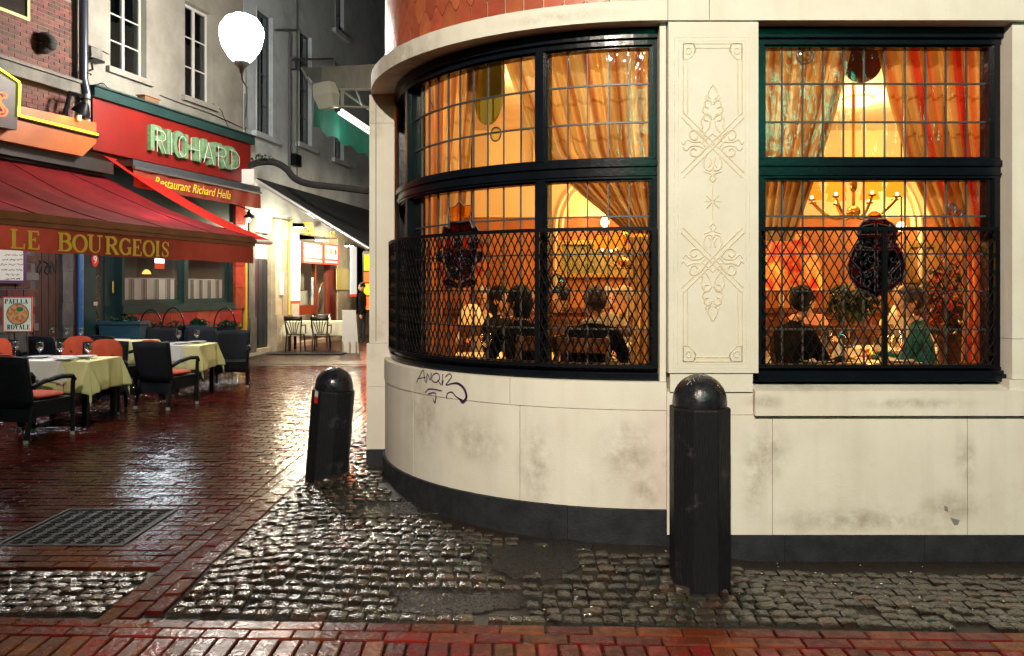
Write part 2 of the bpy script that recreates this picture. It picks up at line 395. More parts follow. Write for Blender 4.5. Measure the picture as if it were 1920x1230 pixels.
# setts
PATCH = [((1.0*(1000-960)/FPX*4.7), 4.78, .27, .20), (-.27, 4.12, .33, .13), (-.62, 5.45, .42, .13), (2.2, 3.95, .1, .05)]
PATCH[0] = (.13, 4.58, .27, .21)
def wall_y(x):      # front of the plinth along x
    if x > .92: return 4.72
    c = (.92, 6.705); d = 2.0**2-(x-c[0])**2
    return c[1]-math.sqrt(d) if d > 0 else 9
it = []; row = 0
for side in (0, 1):
    y = 3.88
    while y < (4.52 if side else 11.5):
        x0, x1 = (-(y*.7+.5), -2.08) if side else (-1.715, 4.2)
        if side == 0 and y > 4.9: x1 = 1.0
        if side == 0 and y > 6.3: x1 = -1.15
        x = x0+rnd.uniform(0, .012)
        while x < x1:
            w = rnd.uniform(.070, .108); cx = x+w/2
            yl = 3.86-.037*(cx+1.93)
            bad = any(abs(cx-p[0]) < p[2] and abs(y-p[1]) < p[3]*(1+.25*math.sin(cx*31)) for p in PATCH)
            if side == 0 and cx > -1.3 and y > wall_y(cx)-.055: bad = True
            yy = y+.018*math.sin(cx*2.3+y*1.3)-.037*(cx+1.93)
            if rnd.random() < .006: bad = True
            if not bad and yy > yl+.04:
                it.append((cx, yy, g(0, .03), w-.007, rnd.uniform(.070, .079), g(0, .0035), g(0, .055), g(0, .055)))
            x += w
        y += .0825; row += 1
lay([i for i in it if i[0] > -1.9], pave, 'granite_sett', sett, 'sett', 6, 295)
lp = sheet('cobbled_patch', -6, -2.06, 3.86, 4.57, bed, -.02, 8, 4)
lay([i for i in it if i[0] < -1.9], lp, 'granite_sett', sett, 'sett', 6, 120)
for i, (px_, py_, hx, hy) in enumerate(PATCH[:3]):
    b = MB(); n = 28; top = []
    for k in range(n):
        t = 2*math.pi*k/n; rr = 1+.16*math.sin(3*t+i)+.08*math.sin(7*t)
        sx = math.copysign(abs(math.cos(t))**.6, math.cos(t)); sy = math.copysign(abs(math.sin(t))**.6, math.sin(t))
        X = px_+hx*1.12*rr*sx; Y = py_+hy*1.15*rr*sy; top.append(Vector((X, Y, gz(X, Y)-.013)))
    c = Vector((px_, py_, gz(px_, py_)-.009))
    b.poly([c]+top+[v-Vector((0, 0, .03)) for v in top], [(0, 1+k, 1+(k+1) % n) for k in range(n)]+[(1+k, 1+(k+1) % n, 1+n+(k+1) % n, 1+n+k) for k in range(n)])
    b.build('asphalt_patch', asph, pave, smooth=True)
# front footpath: two stretcher courses, then bricks end on
it = []
for c in range(2):
    x = -4.4+.1*c
    while x < 4.4:
        yy = 3.86-.037*(x+1.93)-.045-.094*c
        it.append((x, yy, -.037+g(0, .006), .206, .088, g(0, .001), g(0, .012), g(0, .01))); x += .212
for c in range(8):
    x = -4.4+.048*(c % 2)
    while x < 4.4:
        yy = 3.86-.037*(x+1.93)-.30-.212*c
        it.append((x, yy, math.pi/2+.02+g(0, .008), .204, .088, g(0, .0012), g(0, .014), g(0, .012))); x += .097
lay(it, foot, 'footpath_brick', brickf, 'brick', 1, 290)
# cast iron cover
mhm = mat('wet_cast_iron', (.004, .005, .007), .45, (.009, .009, .011), 20, bump=.5, bsc=60, spec=.2)
mh = thing('manhole_cover', 'dark wet cast iron cover with raised curls, set in the brick street', 'manhole cover', (-2.82, 5.36, 0), world=True)
MB().box(*MH, -.05, -.004).build('plate', mhm, mh)
b = MB()
for i in range(7):
    for j in range(7):
        cx = MH[0]+.09+i*.104; cy_ = MH[2]+.09+j*.11
        b.tube([(cx+.048*math.cos(t)*(1-.06*t), cy_+.048*math.sin(t)*(1-.06*t), 0) for t in [k*.75 for k in range(14)]], .0035, 5)
for X in (MH[0]+.012, MH[1]-.012): b.box(X-.012, X+.012, MH[2], MH[3], -.01, .004)
for Y in (MH[2]+.012, MH[3]-.012): b.box(MH[0]+.026, MH[1]-.026, Y-.012, Y+.012, -.01, .004)
b.build('raised_pattern', mhm, mh)
# litter flecks on the setts
fl = mat('pale_litter', (.45, .38, .22), .7, vary=.3)
b = MB()
for i in range(70):
    x = rnd.uniform(-.9, 2.6); y = rnd.uniform(3.9, 4.62) if x > .9 else rnd.uniform(3.9, min(5.6, wall_y(x)-.1)); r = rnd.uniform(.003, .009); a = rnd.uniform(0, 6)
    z = gz(x, y)+.004; b.poly([(x+r*math.cos(a+t), y+r*.6*math.sin(a+t), z) for t in (0, 1.3, 2.8, 4.4)]+[(x, y, z+.003)], [(0, 1, 4), (1, 2, 4), (2, 3, 4), (3, 0, 4)])
tag(b.build('petals', fl), 'scattered pale petals and litter on the dark setts', 'litter', kind='stuff')

# ================================================================ CORNER RESTAURANT BUILDING
FR = Flat((0, 4.74), (1, 0), (0, -1))            # straight front, a = world X
RC = 1.965; CV = Curve((.92, 4.74+RC), RC)       # rounded corner, a runs 0 .. -3.086
AQ = -RC*math.pi/2
bd = thing('corner_restaurant', 'cream limestone corner restaurant with rounded leaded bay and carved pilaster', 'building', (.9, 5.2, 0), world=True)
EPS = .003
def block(F, a0, a1, z0, z1, o0, o1, n=1, m=stone, name='stone_block', jt=.0022):
    return MB().fb(F, a0+jt, a1-jt, z0+jt*.6, z1-jt*.6, o0, o1, n).build(name, m, bd, smooth=(n > 1))
def ca(deg): return -RC*R_(deg)
def carc(px, r=RC):       # arc position on circle of radius r seen at px
    k = (px-HX)/FPX; best = min(range(0, 9001), key=lambda i: abs((.92-r*math.sin(R_(i/100)))-k*(4.74+RC-r*math.cos(R_(i/100))))); return ca(best/100)
# joint core behind blocks
MB().fb(FR, .92, 7, -.1, 1.0, -.30, -.008).build('wall_core', joint, bd)
MB().fb(CV, AQ, 0, -.1, 1.0, -.30, -.008, 30).build('wall_core', joint, bd)
MB().fb(FR, .92, 7, 3.2, 9, -.35, -.012).build('upper_wall_core', joint, bd)
MB().fb(CV, AQ, 0, 3.2, 9, -.35, -.012, 30).build('upper_wall_core', grout, bd, smooth=True)
# curved dado
js = [AQ, carc(775), carc(975), 0]
for a0, a1 in zip(js, js[1:]): block(CV, a0, a1, .285, .876, -.25, 0, 14)
js = [AQ, carc(793), carc(957), 0]
for a0, a1 in zip(js, js[1:]): block(CV, a0, a1, .876, 1.045, -.30, .006, 14)
for a0, a1 in zip([AQ, carc(850), carc(1065)], [carc(850), carc(1065), 0]): block(CV, a0, a1, -.1, .285, -.25, .018, 12, plinth, 'plinth_stone', .0015)
# straight dado
for a0, a1 in ((.92, 1.55), (1.55, 2.71), (2.71, 4.2), (4.2, 7)): block(FR, a0, a1, .133, .848, -.25, 0)
for a0, a1 in ((.92, 1.62), (1.62, 2.45), (2.45, 3.4), (3.4, 7)): block(FR, a0, a1, -.1, .133, -.25, .012, 1, plinth, 'plinth_stone', .0015)
block(FR, .92, 1.435, .848, .985, -.25, 0.001)
# sill slab with sloped top
b = MB()
for a0, a1 in ((1.435+.002, 3.06),):
    q = [(a0, .848, -.2), (a0, .848, .035), (a0, .995, .035), (a0, 1.035, -.16), (a0, 1.035, -.2)]
    b.poly([FR.P(a, z, o) for a, z, o in q]+[FR.P(a1, z, o) for a, z, o in q], [(0, 1, 2, 3, 4), (9, 8, 7, 6, 5)]+[(i, 5+i, 5+(i+1) % 5, (i+1) % 5) for i in range(5)])
b.build('window_sill', stone, bd)
# lintel / cornice : straight band and curved band
COR = Curve((.92, 4.70+2.09), 2.09)
FC = Flat((0, 4.70), (1, 0), (0, -1))
for a0, a1 in ((.92, 1.165), (1.165, 3.05), (3.05, 7)): block(FC, a0, a1, 3.183, 3.62, -.32, 0)
cq = -2.09*math.pi/2
for a0, a1 in ((cq, cq*.5), (cq*.5, 0)): block(COR, a0, a1, 3.183, 3.305, -.40, 0, 20)
# tiled wall above the cornice on the rounded corner
zt = 3.30; Wt = .132; Ht = .17
def ogee(t): return .080*ss(t)
tmesh = []
for r in range(5):
    n = int(-AQ/Wt)
    for i in range(n+1):
        c = -(i+.5*(r % 2))*Wt-.02
        if c < AQ+.03: continue
        w = Wt/2-.0045; xs = [-1, -.66, -.33, 0, .33, .66, 1]
        top = [(c+w*x, zt+(r+1)*Ht-.05+ogee(1-abs(x))-.004) for x in xs]
        bot = [(c+w*x, max(zt+.002, zt+r*Ht-.05+ogee(abs(x))+.004)) for x in xs[::-1]]
        MB().prism(CV, top+bot, -.012, -.002).build('wall_tile', tilem, bd)
    # plain pinkish masonry end where the tiling stops
block(FR, .92, 2.6, 3.62, 4.6, -.3, 0); block(FR, 2.6, 7, 3.62, 4.6, -.3, 0)
# left pier
FP = Flat((0, 6.50), (1, 0), (0, -1))
def pl(px, Y=6.5): return (px-HX)/FPX*Y
pa, pb_ = pl(692), pl(740)
for z0, z1, e in ((.29, .80, .01), (.80, 1.155, .01), (1.155, 2.95, 0), (2.95, 3.183, 0)):
    block(FP, pa-e*2, pb_, z0, z1, -.6, e, 1, stone, 'pier_stone')
block(FP, pa-.02, pb_, -.1, .29, -.6, .02, 1, plinth, 'plinth_stone', .0015)
MB().fb(FP, pl(704), pl(706), 1.17, 3.18, .0005, .0015).build('pier_groove', joint, bd)
# side wall running back along the alley
FS = Flat((pa+.03, 7.1), (0, 1), (-1, 0))
sw = mat('side_render', (.42, .38, .30), .8, (.35, .30, .22), 2)
MB().fb(FS, 0, 22, -.1, 9, -.3, -.02).build('side_wall', sw, bd)
# right end pier
p2 = (2.975, 3.5)
for z0, z1 in ((1.06, 1.30), (1.30, 3.183)): block(FR, p2[0], p2[1], z0, z1, -.25, .0, 1, stone, 'pier_stone')
block(FR, p2[0]-.03, p2[1]+.03, .995, 1.06, -.25, .02, 1, stone, 'pier_stone')
block(FR, p2[1], 7, .848, 3.183, -.25, 0, 1)
block(FR, 3.06, 7, .848, .995, -.25, .035, 1)
# jambs beside the windows (curved side wall strips)
block(CV, ca(1.2), 0, 1.045, 3.183, -.25, -.01, 2, stone, 'jamb_stone')
# ---------------------------------------------------------------- carved pilaster
carvem = mat('carving_dirt_and_shadow', (.62, .52, .37), .8, (.68, .60, .46), 9, bump=.2, bsc=90)  # browner than the stone: groove dirt and shadow painted into the colour
PA0, PA1 = .926, 1.458
pil = MB().fb(FR, PA0, PA1, 1.10, 3.178, -.22, .028).build('pilaster', stone2, bd)
MB().fb(FR, PA0+.012, PA1-.03, .987, 1.098, -.22, .016).build('pilaster_base', stone2, pil)
OP = .028
def pp(px, py):           # photo position on the pilaster face -> a, z
    return FR.px(px, py, OP)
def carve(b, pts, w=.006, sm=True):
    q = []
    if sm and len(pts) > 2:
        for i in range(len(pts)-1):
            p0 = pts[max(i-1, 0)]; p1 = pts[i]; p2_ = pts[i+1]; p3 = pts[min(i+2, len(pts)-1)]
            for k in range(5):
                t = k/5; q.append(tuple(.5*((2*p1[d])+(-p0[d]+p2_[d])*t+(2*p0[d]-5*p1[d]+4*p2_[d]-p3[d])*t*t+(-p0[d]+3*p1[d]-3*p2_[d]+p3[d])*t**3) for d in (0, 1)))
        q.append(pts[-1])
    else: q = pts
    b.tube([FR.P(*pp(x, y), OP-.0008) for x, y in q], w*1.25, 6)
cx0 = 1336
def mir(pts): return [(2*cx0-x, y) for x, y in pts]
b = MB()
# outer rectangular moulding
for d in (0, 7):
    b.tube([FR.P(*pp(x, y), OP-.002) for x, y in ((1265+d, 70+d), (1404-d, 70+d), (1406-d, 690-d), (1263+d, 690-d))], .0035, 4, closed=True)
b.build('carved_border', stone2, pil)
b = MB()
YM = [(0, 1)]
for top in (True, False):
    # octagonal strapwork: vertical double lines, crossing diagonals
    F2 = (lambda x, y: (x, y)) if top else (lambda x, y: (x, 760-y))
    for d in (0, 8):
        for s in (1, -1):
            L = lambda pts: [F2(cx0+s*(x-cx0), y) for x, y in pts]
            carve(b, L([(1281+d, 112), (1281+d, 215)]), .0036, False)
            carve(b, L([(1300, 82+d), (1336, 82+d)]), .0036, False)
            carve(b, L([(1281+d*.8, 112), (1292, 110), (1301, 100), (1304, 92), (1300, 82)]), .0036)
            carve(b, L([(1281, 82), (1300, 82)]), .003, False); carve(b, L([(1281, 82), (1281, 112)]), .003, False)
    for s in (1, -1):
        L = lambda pts: [F2(cx0+s*(x-cx0), y) for x, y in pts]
        for d in (-5, 4):
            carve(b, L([(1279-d*.4, 216+d), (1393-d*.4, 329+d)]), .0042 , False)
        carve(b, L([(1286, 92), (1292, 90), (1296, 94), (1294, 100), (1288, 101), (1286, 96)]), .004)
        # finial flame and leaves
        carve(b, L([(1336, 158), (1343, 170), (1345, 180), (1340, 186)]), .0045)
        carve(b, L([(1347, 179), (1349, 185), (1342, 188), (1338, 192)]), .0042)
        carve(b, L([(1338, 196), (1344, 188), (1351, 192), (1350, 200), (1344, 202)]), .0048)
        carve(b, L([(1350, 196), (1355, 206), (1350, 214), (1342, 218), (1338, 222)]), .0045)
        carve(b, L([(1338, 224), (1344, 214), (1352, 216), (1351, 225), (1344, 226)]), .0048)
        carve(b, L([(1352, 216), (1358, 228), (1355, 238), (1360, 246)]), .0045)
        carve(b, L([(1340, 228), (1343, 240), (1352, 252), (1344, 256), (1336, 250)]), .0042)
        # side scrolls
        carve(b, L([(1350, 262), (1360, 250), (1372, 244), (1379, 250), (1376, 260), (1368, 262), (1365, 256)]), .005)
        carve(b, L([(1358, 266), (1374, 266), (1384, 262), (1390, 270), (1394, 266)]), .0046)
        carve(b, L([(1352, 280), (1362, 274), (1376, 274), (1386, 282), (1392, 276)]), .0046)
        carve(b, L([(1352, 280), (1362, 292), (1374, 292), (1378, 284), (1372, 278), (1366, 282)]), .005)
        carve(b, L([(1344, 258), (1356, 268), (1348, 278), (1337, 270)]), .004, False)
        # lower lily
        carve(b, L([(1348, 292), (1353, 304), (1350, 316), (1340, 320), (1336, 312)]), .0048)
        carve(b, L([(1341, 296), (1339, 306), (1344, 314)]), .0042)
        carve(b, L([(1352, 322), (1345, 324), (1338, 328), (1342, 334), (1336, 341)]), .0045)
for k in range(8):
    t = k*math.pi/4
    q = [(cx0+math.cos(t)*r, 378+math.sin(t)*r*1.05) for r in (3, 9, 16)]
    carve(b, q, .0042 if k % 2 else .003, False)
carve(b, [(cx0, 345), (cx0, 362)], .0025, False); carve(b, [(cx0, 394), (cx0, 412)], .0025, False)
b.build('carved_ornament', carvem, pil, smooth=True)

# ---------------------------------------------------------------- windows
ZT, Z1a, Z1b, Z2a, ZB = 3.085, 2.86, 2.624, 2.40, 2.264
LOW = [2.264, 2.045, 1.813, 1.584, 1.348, 1.125]
UP = [3.085, 2.86, 2.624, 2.40]
GO = -.165                                        # depth of the glass plane behind the wall face
def window(F, lights, f0, f1, n, label, sgn=1):
    """lights: list of (a0, a1, columns). Everything is one window part with panes, cames and rails under it."""
    b = MB(); seg = (lambda L: max(1, int(abs(L)/.09))) if n > 1 else (lambda L: 1)
    b.fb(F, f0, f1, ZT, 3.19, -.24, -.10, seg(f1-f0)); b.fb(F, f0, f1, 3.12, 3.182, -.10, -.075, seg(f1-f0))
    b.fb(F, f0, f1, 1.036, 1.125, -.24, -.10, seg(f1-f0)); b.fb(F, f0, f1, 1.04, 1.085, -.10, -.05, seg(f1-f0)); b.fb(F, f0, f1, 1.085, 1.105, -.10, -.075, seg(f1-f0))
    b.fb(F, f0, f1, 2.272, 2.392, -.235, -.105, seg(f1-f0)); b.fb(F, f0, f1, 2.345, 2.378, -.105, -.088, seg(f1-f0)); b.fb(F, f0, f1, 2.288, 2.302, -.105, -.094, seg(f1-f0))
    edges = [f0]+[e for a0, a1, c in lights for e in (a0, a1)]+[f1]
    for i in range(0, len(edges), 2):
        b.fb(F, edges[i], edges[i+1], 1.125, ZT, -.238, -.112, seg(edges[i+1]-edges[i]))
        for z0, z1 in ((1.125, 2.272), (2.392, ZT)): b.fb(F, edges[i]+.008, edges[i+1]-.008, z0, z1, -.112, -.098, seg(edges[i+1]-edges[i]))
    w = b.build('leaded_window', blackp, bd); w['label'] = label
    bb = MB()
    for a0, a1, c in lights:          # inner sash bead
        for z0, z1 in ((1.125, 2.272), (2.392, ZT)):
            s = seg(a1-a0)
            bb.fb(F, a0, a1, z0, z0+.012, -.20, -.125, s); bb.fb(F, a0, a1, z1-.012, z1, -.20, -.125, s)
            bb.fb(F, a0, a0+.012, z0+.012, z1-.012, -.20, -.125); bb.fb(F, a1-.012, a1, z0+.012, z1-.012, -.20, -.125)
    bb.build('sash_bead', blackp, w)
    for a0, a1, c in lights:
        for rows in (UP, LOW):
            for j in range(len(rows)-1):
                for i in range(c):
                    u0 = a0+(a1-a0)*i/c; u1 = a0+(a1-a0)*(i+1)/c; t = rnd.gauss(0, .0022)
                    q = [(u0+.001, rows[j]-.001, GO+t), (u1-.001, rows[j]-.001, GO-t*.6), (u1-.001, rows[j+1]+.001, GO-t), (u0+.001, rows[j+1]+.001, GO+t*.5)]
                    MB().poly([F.P(*p) for p in q]+[F.P(p[0], p[1], p[2]-.004) for p in q], [(0, 1, 2, 3), (7, 6, 5, 4)]+[(k, 4+k, 4+(k+1) % 4, (k+1) % 4) for k in range(4)]).build('pane', pane, w)
            for i in range(1, c):
                u = a0+(a1-a0)*i/c+rnd.gauss(0, .001)
                MB().fb(F, u-.004, u+.004, rows[-1]+.002, rows[0]-.002, GO-.008, GO+.006).build('lead_came', lead, w)
            for j in range(1, len(rows)-1):
                z = rows[j]; MB().fb(F, a0+.002, a1-.002, z-.005, z+.005, GO-.01, GO+.0085, seg(a1-a0)).build('lead_came', lead, w)
    return w
def roundel(F, w, a, z, r, m, aspect=1):
    b = MB(); b.tube([F.P(a+r*math.cos(t), z+r*math.sin(t), GO+.008) for t in [2*math.pi*k/20 for k in range(20)]], .0055, 6, closed=True); b.build('roundel_ring', lead, w, smooth=True)
    q = []; n = 20
    for rr, o in ((1, .004), (.75, .010), (.4, .018), (.12, .022)):
        q += [F.P(a+r*rr*math.cos(2*math.pi*k/n), z+r*rr*math.sin(2*math.pi*k/n), GO+o) for k in range(n)]
    fs = [(i*n+k, i*n+(k+1) % n, (i+1)*n+(k+1) % n, (i+1)*n+k) for i in range(3) for k in range(n)]+[tuple(3*n+k for k in range(n))]
    MB().poly(q, fs).build('glass_roundel', m, w, smooth=True)
FG = Flat((0, 4.74), (1, 0), (0, -1))
def flatx(px): return (px-HX)/FPX*4.905
wr = window(FR, [(flatx(1428), flatx(1850), 11)], 1.456, 2.974, 1, 'wide straight leaded window right of the carved pilaster')
wc = window(CV, [(ca(88.4), ca(67.6), 5), (ca(65.4), ca(24.6), 10), (ca(22.6), ca(2.2), 5)], ca(90), ca(.3), 2, 'curved leaded window of the rounded corner')
rg = glass('green_bottle_glass', (.75, .85, .45), .12, .6, .04, .3, 30)
ag = glass('amber_glass', (1, .45, .08), .06, .5, .05, .3, 40)
dg = glass('deep_red_glass', (.24, .022, .014), .08, .5, .06, .4, 40)
cg = glass('clear_bullseye_glass', (.8, .95, .9), .25, .6, .04, .4, 30)
def cw(px, py, r=RC+GO):
    a = carc(px, r); t = -a/RC; Y = 4.74+RC-r*math.cos(t); return a, CAMZ-(py-HY)/FPX*Y
def fw(px, py): return (px-HX)/FPX*4.905, CAMZ-(py-HY)/FPX*4.905
roundel(CV, wc, *cw(931, 252), .045, rg); roundel(CV, wc, *cw(1045, 530), .05, cg)
roundel(FR, wr, *fw(1508, 105), .05, cg); roundel(FR, wr, *fw(1588, 635), .055, cg); roundel(FR, wr, *fw(1783, 388), .022, cg); roundel(FR, wr, *fw(1795, 400), .022, ag)
# leaded heraldic panel in the curved window
def leadline(b, F, pts, o, r=.0045, closed=False): b.tube([F.P(a, z, o) for a, z in pts], r, 5, closed=closed)
def panel(F, fn, w, shapes, name):
    for k, (pts, m) in enumerate(shapes):
        q = [fn(x, y) for x, y in pts]
        MB().prism(F, q, GO+.0095+.0006*k, GO+.012+.0006*k).build('stained_glass', m, w)
        b = MB(); leadline(b, F, q, GO+.013+.0006*k, .0042, True); b.build('lead_outline', lead, w)
crg = glass('gold_glass', (1, .66, .16), .06, .5, .05, .3, 40)
crown = [(843, 391), (856, 388), (864, 378), (873, 387), (888, 384), (882, 414), (866, 417), (848, 416)]
sh = [(crown, crg), ([(847, 416), (884, 414), (889, 428), (896, 424), (902, 436), (892, 442), (842, 444), (832, 438), (835, 424), (845, 428)], dg)]
sh += [([(838+16*i, 446), (852+16*i, 446), (851+15*i, 466), (839+15*i, 466)], dg if i % 2 else ag) for i in range(4)]
sh += [([(836, 468), (866, 468), (866, 528), (848, 520), (838, 496)], dg), ([(867, 468), (897, 468), (894, 496), (884, 520), (867, 528)], dg)]
for s in (1, -1):
    X = lambda x: 866+s*(x-866)
    sh += [([(X(899), 446), (X(908), 452), (X(906), 466), (X(899), 466)], ag), ([(X(899), 470), (X(909), 474), (X(907), 490), (X(897), 494)], dg),
           ([(X(900), 498), (X(909), 504), (X(905), 518), (X(894), 512)], ag), ([(X(868), 531), (X(884), 523), (X(899), 526), (X(892), 536), (X(868), 540)], dg)]
panel(CV, cw, wc, sh, 'crest')
def curls(F, fn, w, cx, cy, rx, ry, n, seed):
    r = random.Random(seed); b = MB()
    for _ in range(n):
        x, y = cx+r.uniform(-rx, rx), cy+r.uniform(-ry, ry); t0 = r.uniform(0, 6); R0 = r.uniform(5, 10); s = r.choice((-1, 1))
        b.tube([F.P(*fn(x+R0*(1-.09*k)*math.cos(t0+s*k*.5), y+R0*(1-.09*k)*math.sin(t0+s*k*.5)), GO+.018+.001*(_ % 3)) for k in range(9)], .0032, 4)
    b.build('lead_scrollwork', lead, w, kind='stuff')
curls(CV, cw, wc, 867, 478, 30, 46, 34, 5)
b = MB()
for k in range(7): b.ellip(CV.P(*cw(849+5.6*k, 406-2*math.sin(k*.5)), GO+.016), .005, 8, 5)
b.build('crown_jewels', mat('jewel_black', (.01, .01, .01), .3), wc)
sh = [([(1627, 402), (1633, 398), (1640, 397), (1647, 400), (1652, 408), (1640, 410), (1628, 409)], ag)]
out = [(1606, 432), (1614, 418), (1628, 411), (1642, 412), (1658, 411), (1672, 420), (1682, 432), (1676, 452), (1690, 474), (1696, 500), (1690, 526), (1672, 542), (1655, 548), (1642, 558), (1626, 548), (1606, 540), (1592, 522), (1588, 498), (1596, 470), (1608, 452)]
sh += [(out, dg)]
sh += [([(1640+s*x, y) for x, y in q], m) for s in (1, -1) for q, m in (
    ([(3, 420), (24, 424), (32, 440), (3, 440)], dg), ([(3, 444), (30, 446), (34, 462), (3, 466)], ag if s > 0 else dg), ([(3, 470), (36, 468), (44, 490), (24, 512), (3, 500)], dg),
    ([(28, 514), (45, 496), (46, 518), (30, 532)], ag if s < 0 else dg), ([(3, 506), (20, 516), (24, 534), (3, 546)], dg))]
panel(FR, fw, wr, sh, 'shield'); curls(FR, fw, wr, 1641, 482, 38, 52, 40, 6)
# ---------------------------------------------------------------- wire grilles
def grille(F, a0, a1, pitch, posts, o, label, n):
    z0, z1 = 1.135, 1.955; H = .103; pass
    b = MB(); s = max(1, int(abs(a1-a0)/.09)) if n > 1 else 1
    b.fb(F, a0, a1, z1-.006, z1+.016, o-.012, o+.008, s); b.fb(F, a0, a1, z0-.014, z0+.006, o-.012, o+.008, s)
    for p in posts: b.fb(F, p-.014, p+.014, z0+.006, z1-.006, o-.014, o+.010); b.fb(F, p-.006, p+.006, z0+.006, z1-.006, o+.010, o+.016)
    gr = b.build('window_grille', iron, bd); gr['label'] = label
    m = MB(); nr = int(round((z1-z0)/(H/2))); hz = (z1-z0)/nr; c = int((a1-a0)/pitch); pt = (a1-a0)/c
    for i in range(c+1):
        for sgn in (1, -1):
            ph = 0 if sgn > 0 else 1; pts = []
            # each strand zigzags; neighbours touch at the nodes
            for j in range(nr+1):
                a = a0+i*pt+sgn*pt/2*(j % 2)
                a = max(a0, min(a1, a))
                pts.append(F.P(a, z0+j*hz, o+(.002 if sgn > 0 else -.002)))
            m.tube(pts, .0044, 4, caps=False)
    m.build('expanded_metal', iron, gr)
    for p in posts:
        MB().fb(F, p-.012, p+.012, 1.19, 1.21, -.12, o-.013).build('bracket', iron, gr); MB().fb(F, p-.012, p+.012, 1.88, 1.90, -.12, o-.013).build('bracket', iron, gr)
grille(FR, 1.475, 2.93, .056, [1.485, flatx(1652)-.03, 2.92], -.055, 'straight black wire grille on the right window', 1)
grille(CV, ca(89.5), ca(1.5), .050, [ca(89), ca(66.5), ca(23.3), ca(2.0)], -.035, 'curved black wire grille on the bay window', 2)
# ---------------------------------------------------------------- graffiti and marks on the dado
ink = mat('purple_marker', (.035, .012, .075), .5)
def dw(px, py):
    a = carc(px, RC+.006); t = -a/RC; Y = 4.74+RC-(RC+.006)*math.cos(t); return a, CAMZ-(py-HY)/FPX*Y
def sm(pts, k=5):
    q = []
    for i in range(len(pts)-1):
        p0 = pts[max(i-1, 0)]; p1 = pts[i]; p2_ = pts[i+1]; p3 = pts[min(i+2, len(pts)-1)]
        for j in range(k):
            t = j/k; q.append(tuple(.5*((2*p1[d])+(-p0[d]+p2_[d])*t+(2*p0[d]-5*p1[d]+4*p2_[d]-p3[d])*t*t+(-p0[d]+3*p1[d]-3*p2_[d]+p3[d])*t**3) for d in (0, 1)))
    return q+[pts[-1]]
b = MB(); gsc = lambda x, y: (700+x/2.673, 320+y/2.673)
strokes = [[(217, 1062), (232, 1030), (250, 1000), (256, 1030), (262, 1062)], [(222, 1042), (262, 1036)], [(238, 988), (252, 978)],
           [(268, 1062), (272, 1018), (286, 1050), (292, 1012)], [(318, 1014), (298, 1026), (296, 1052), (318, 1060), (334, 1040), (326, 1018), (314, 1014)], [(322, 1048), (340, 1072)],
           [(350, 1020), (345, 1075), (352, 1050)], [(362, 1036), (380, 1018), (394, 1030), (378, 1056), (366, 1074), (400, 1066)],
           [(262, 1112), (280, 1094), (310, 1096), (345, 1104)], [(278, 1120), (302, 1112), (316, 1122), (310, 1160), (300, 1140)], [(368, 1140), (374, 1116), (396, 1110), (420, 1134), (450, 1150)]]
for k, st in enumerate(strokes):
    b.ribbon(CV, [dw(*gsc(*p)) for p in sm(st)], .0075, .0065+.0003*k, .0004)
st = [(384, 1068), (420, 1064), (448, 1080), (466, 1110), (468, 1138), (450, 1158), (436, 1148)]
qq = sm(st); b.ribbon(CV, [dw(*gsc(*p)) for p in qq], [.006+.012*math.sin(math.pi*i/(len(qq)-1)) for i in range(len(qq))], .0062+.005, .0004)
b.build('graffiti_tag', ink, bd)
gy = mat('grey_scrape', (.20, .19, .17), .8)
b = MB(); b.prism(FR, [FR.px(x, y, 0) for x, y in ((1770, 948), (1776, 950), (1778, 960), (1771, 958))], .0002, .0008)
b.prism(FR, [FR.px(x, y, 0) for x, y in ((1781, 970), (1799, 975), (1796, 984), (1789, 985))], .0002, .0008); b.build('wall_scrape', gy, bd)
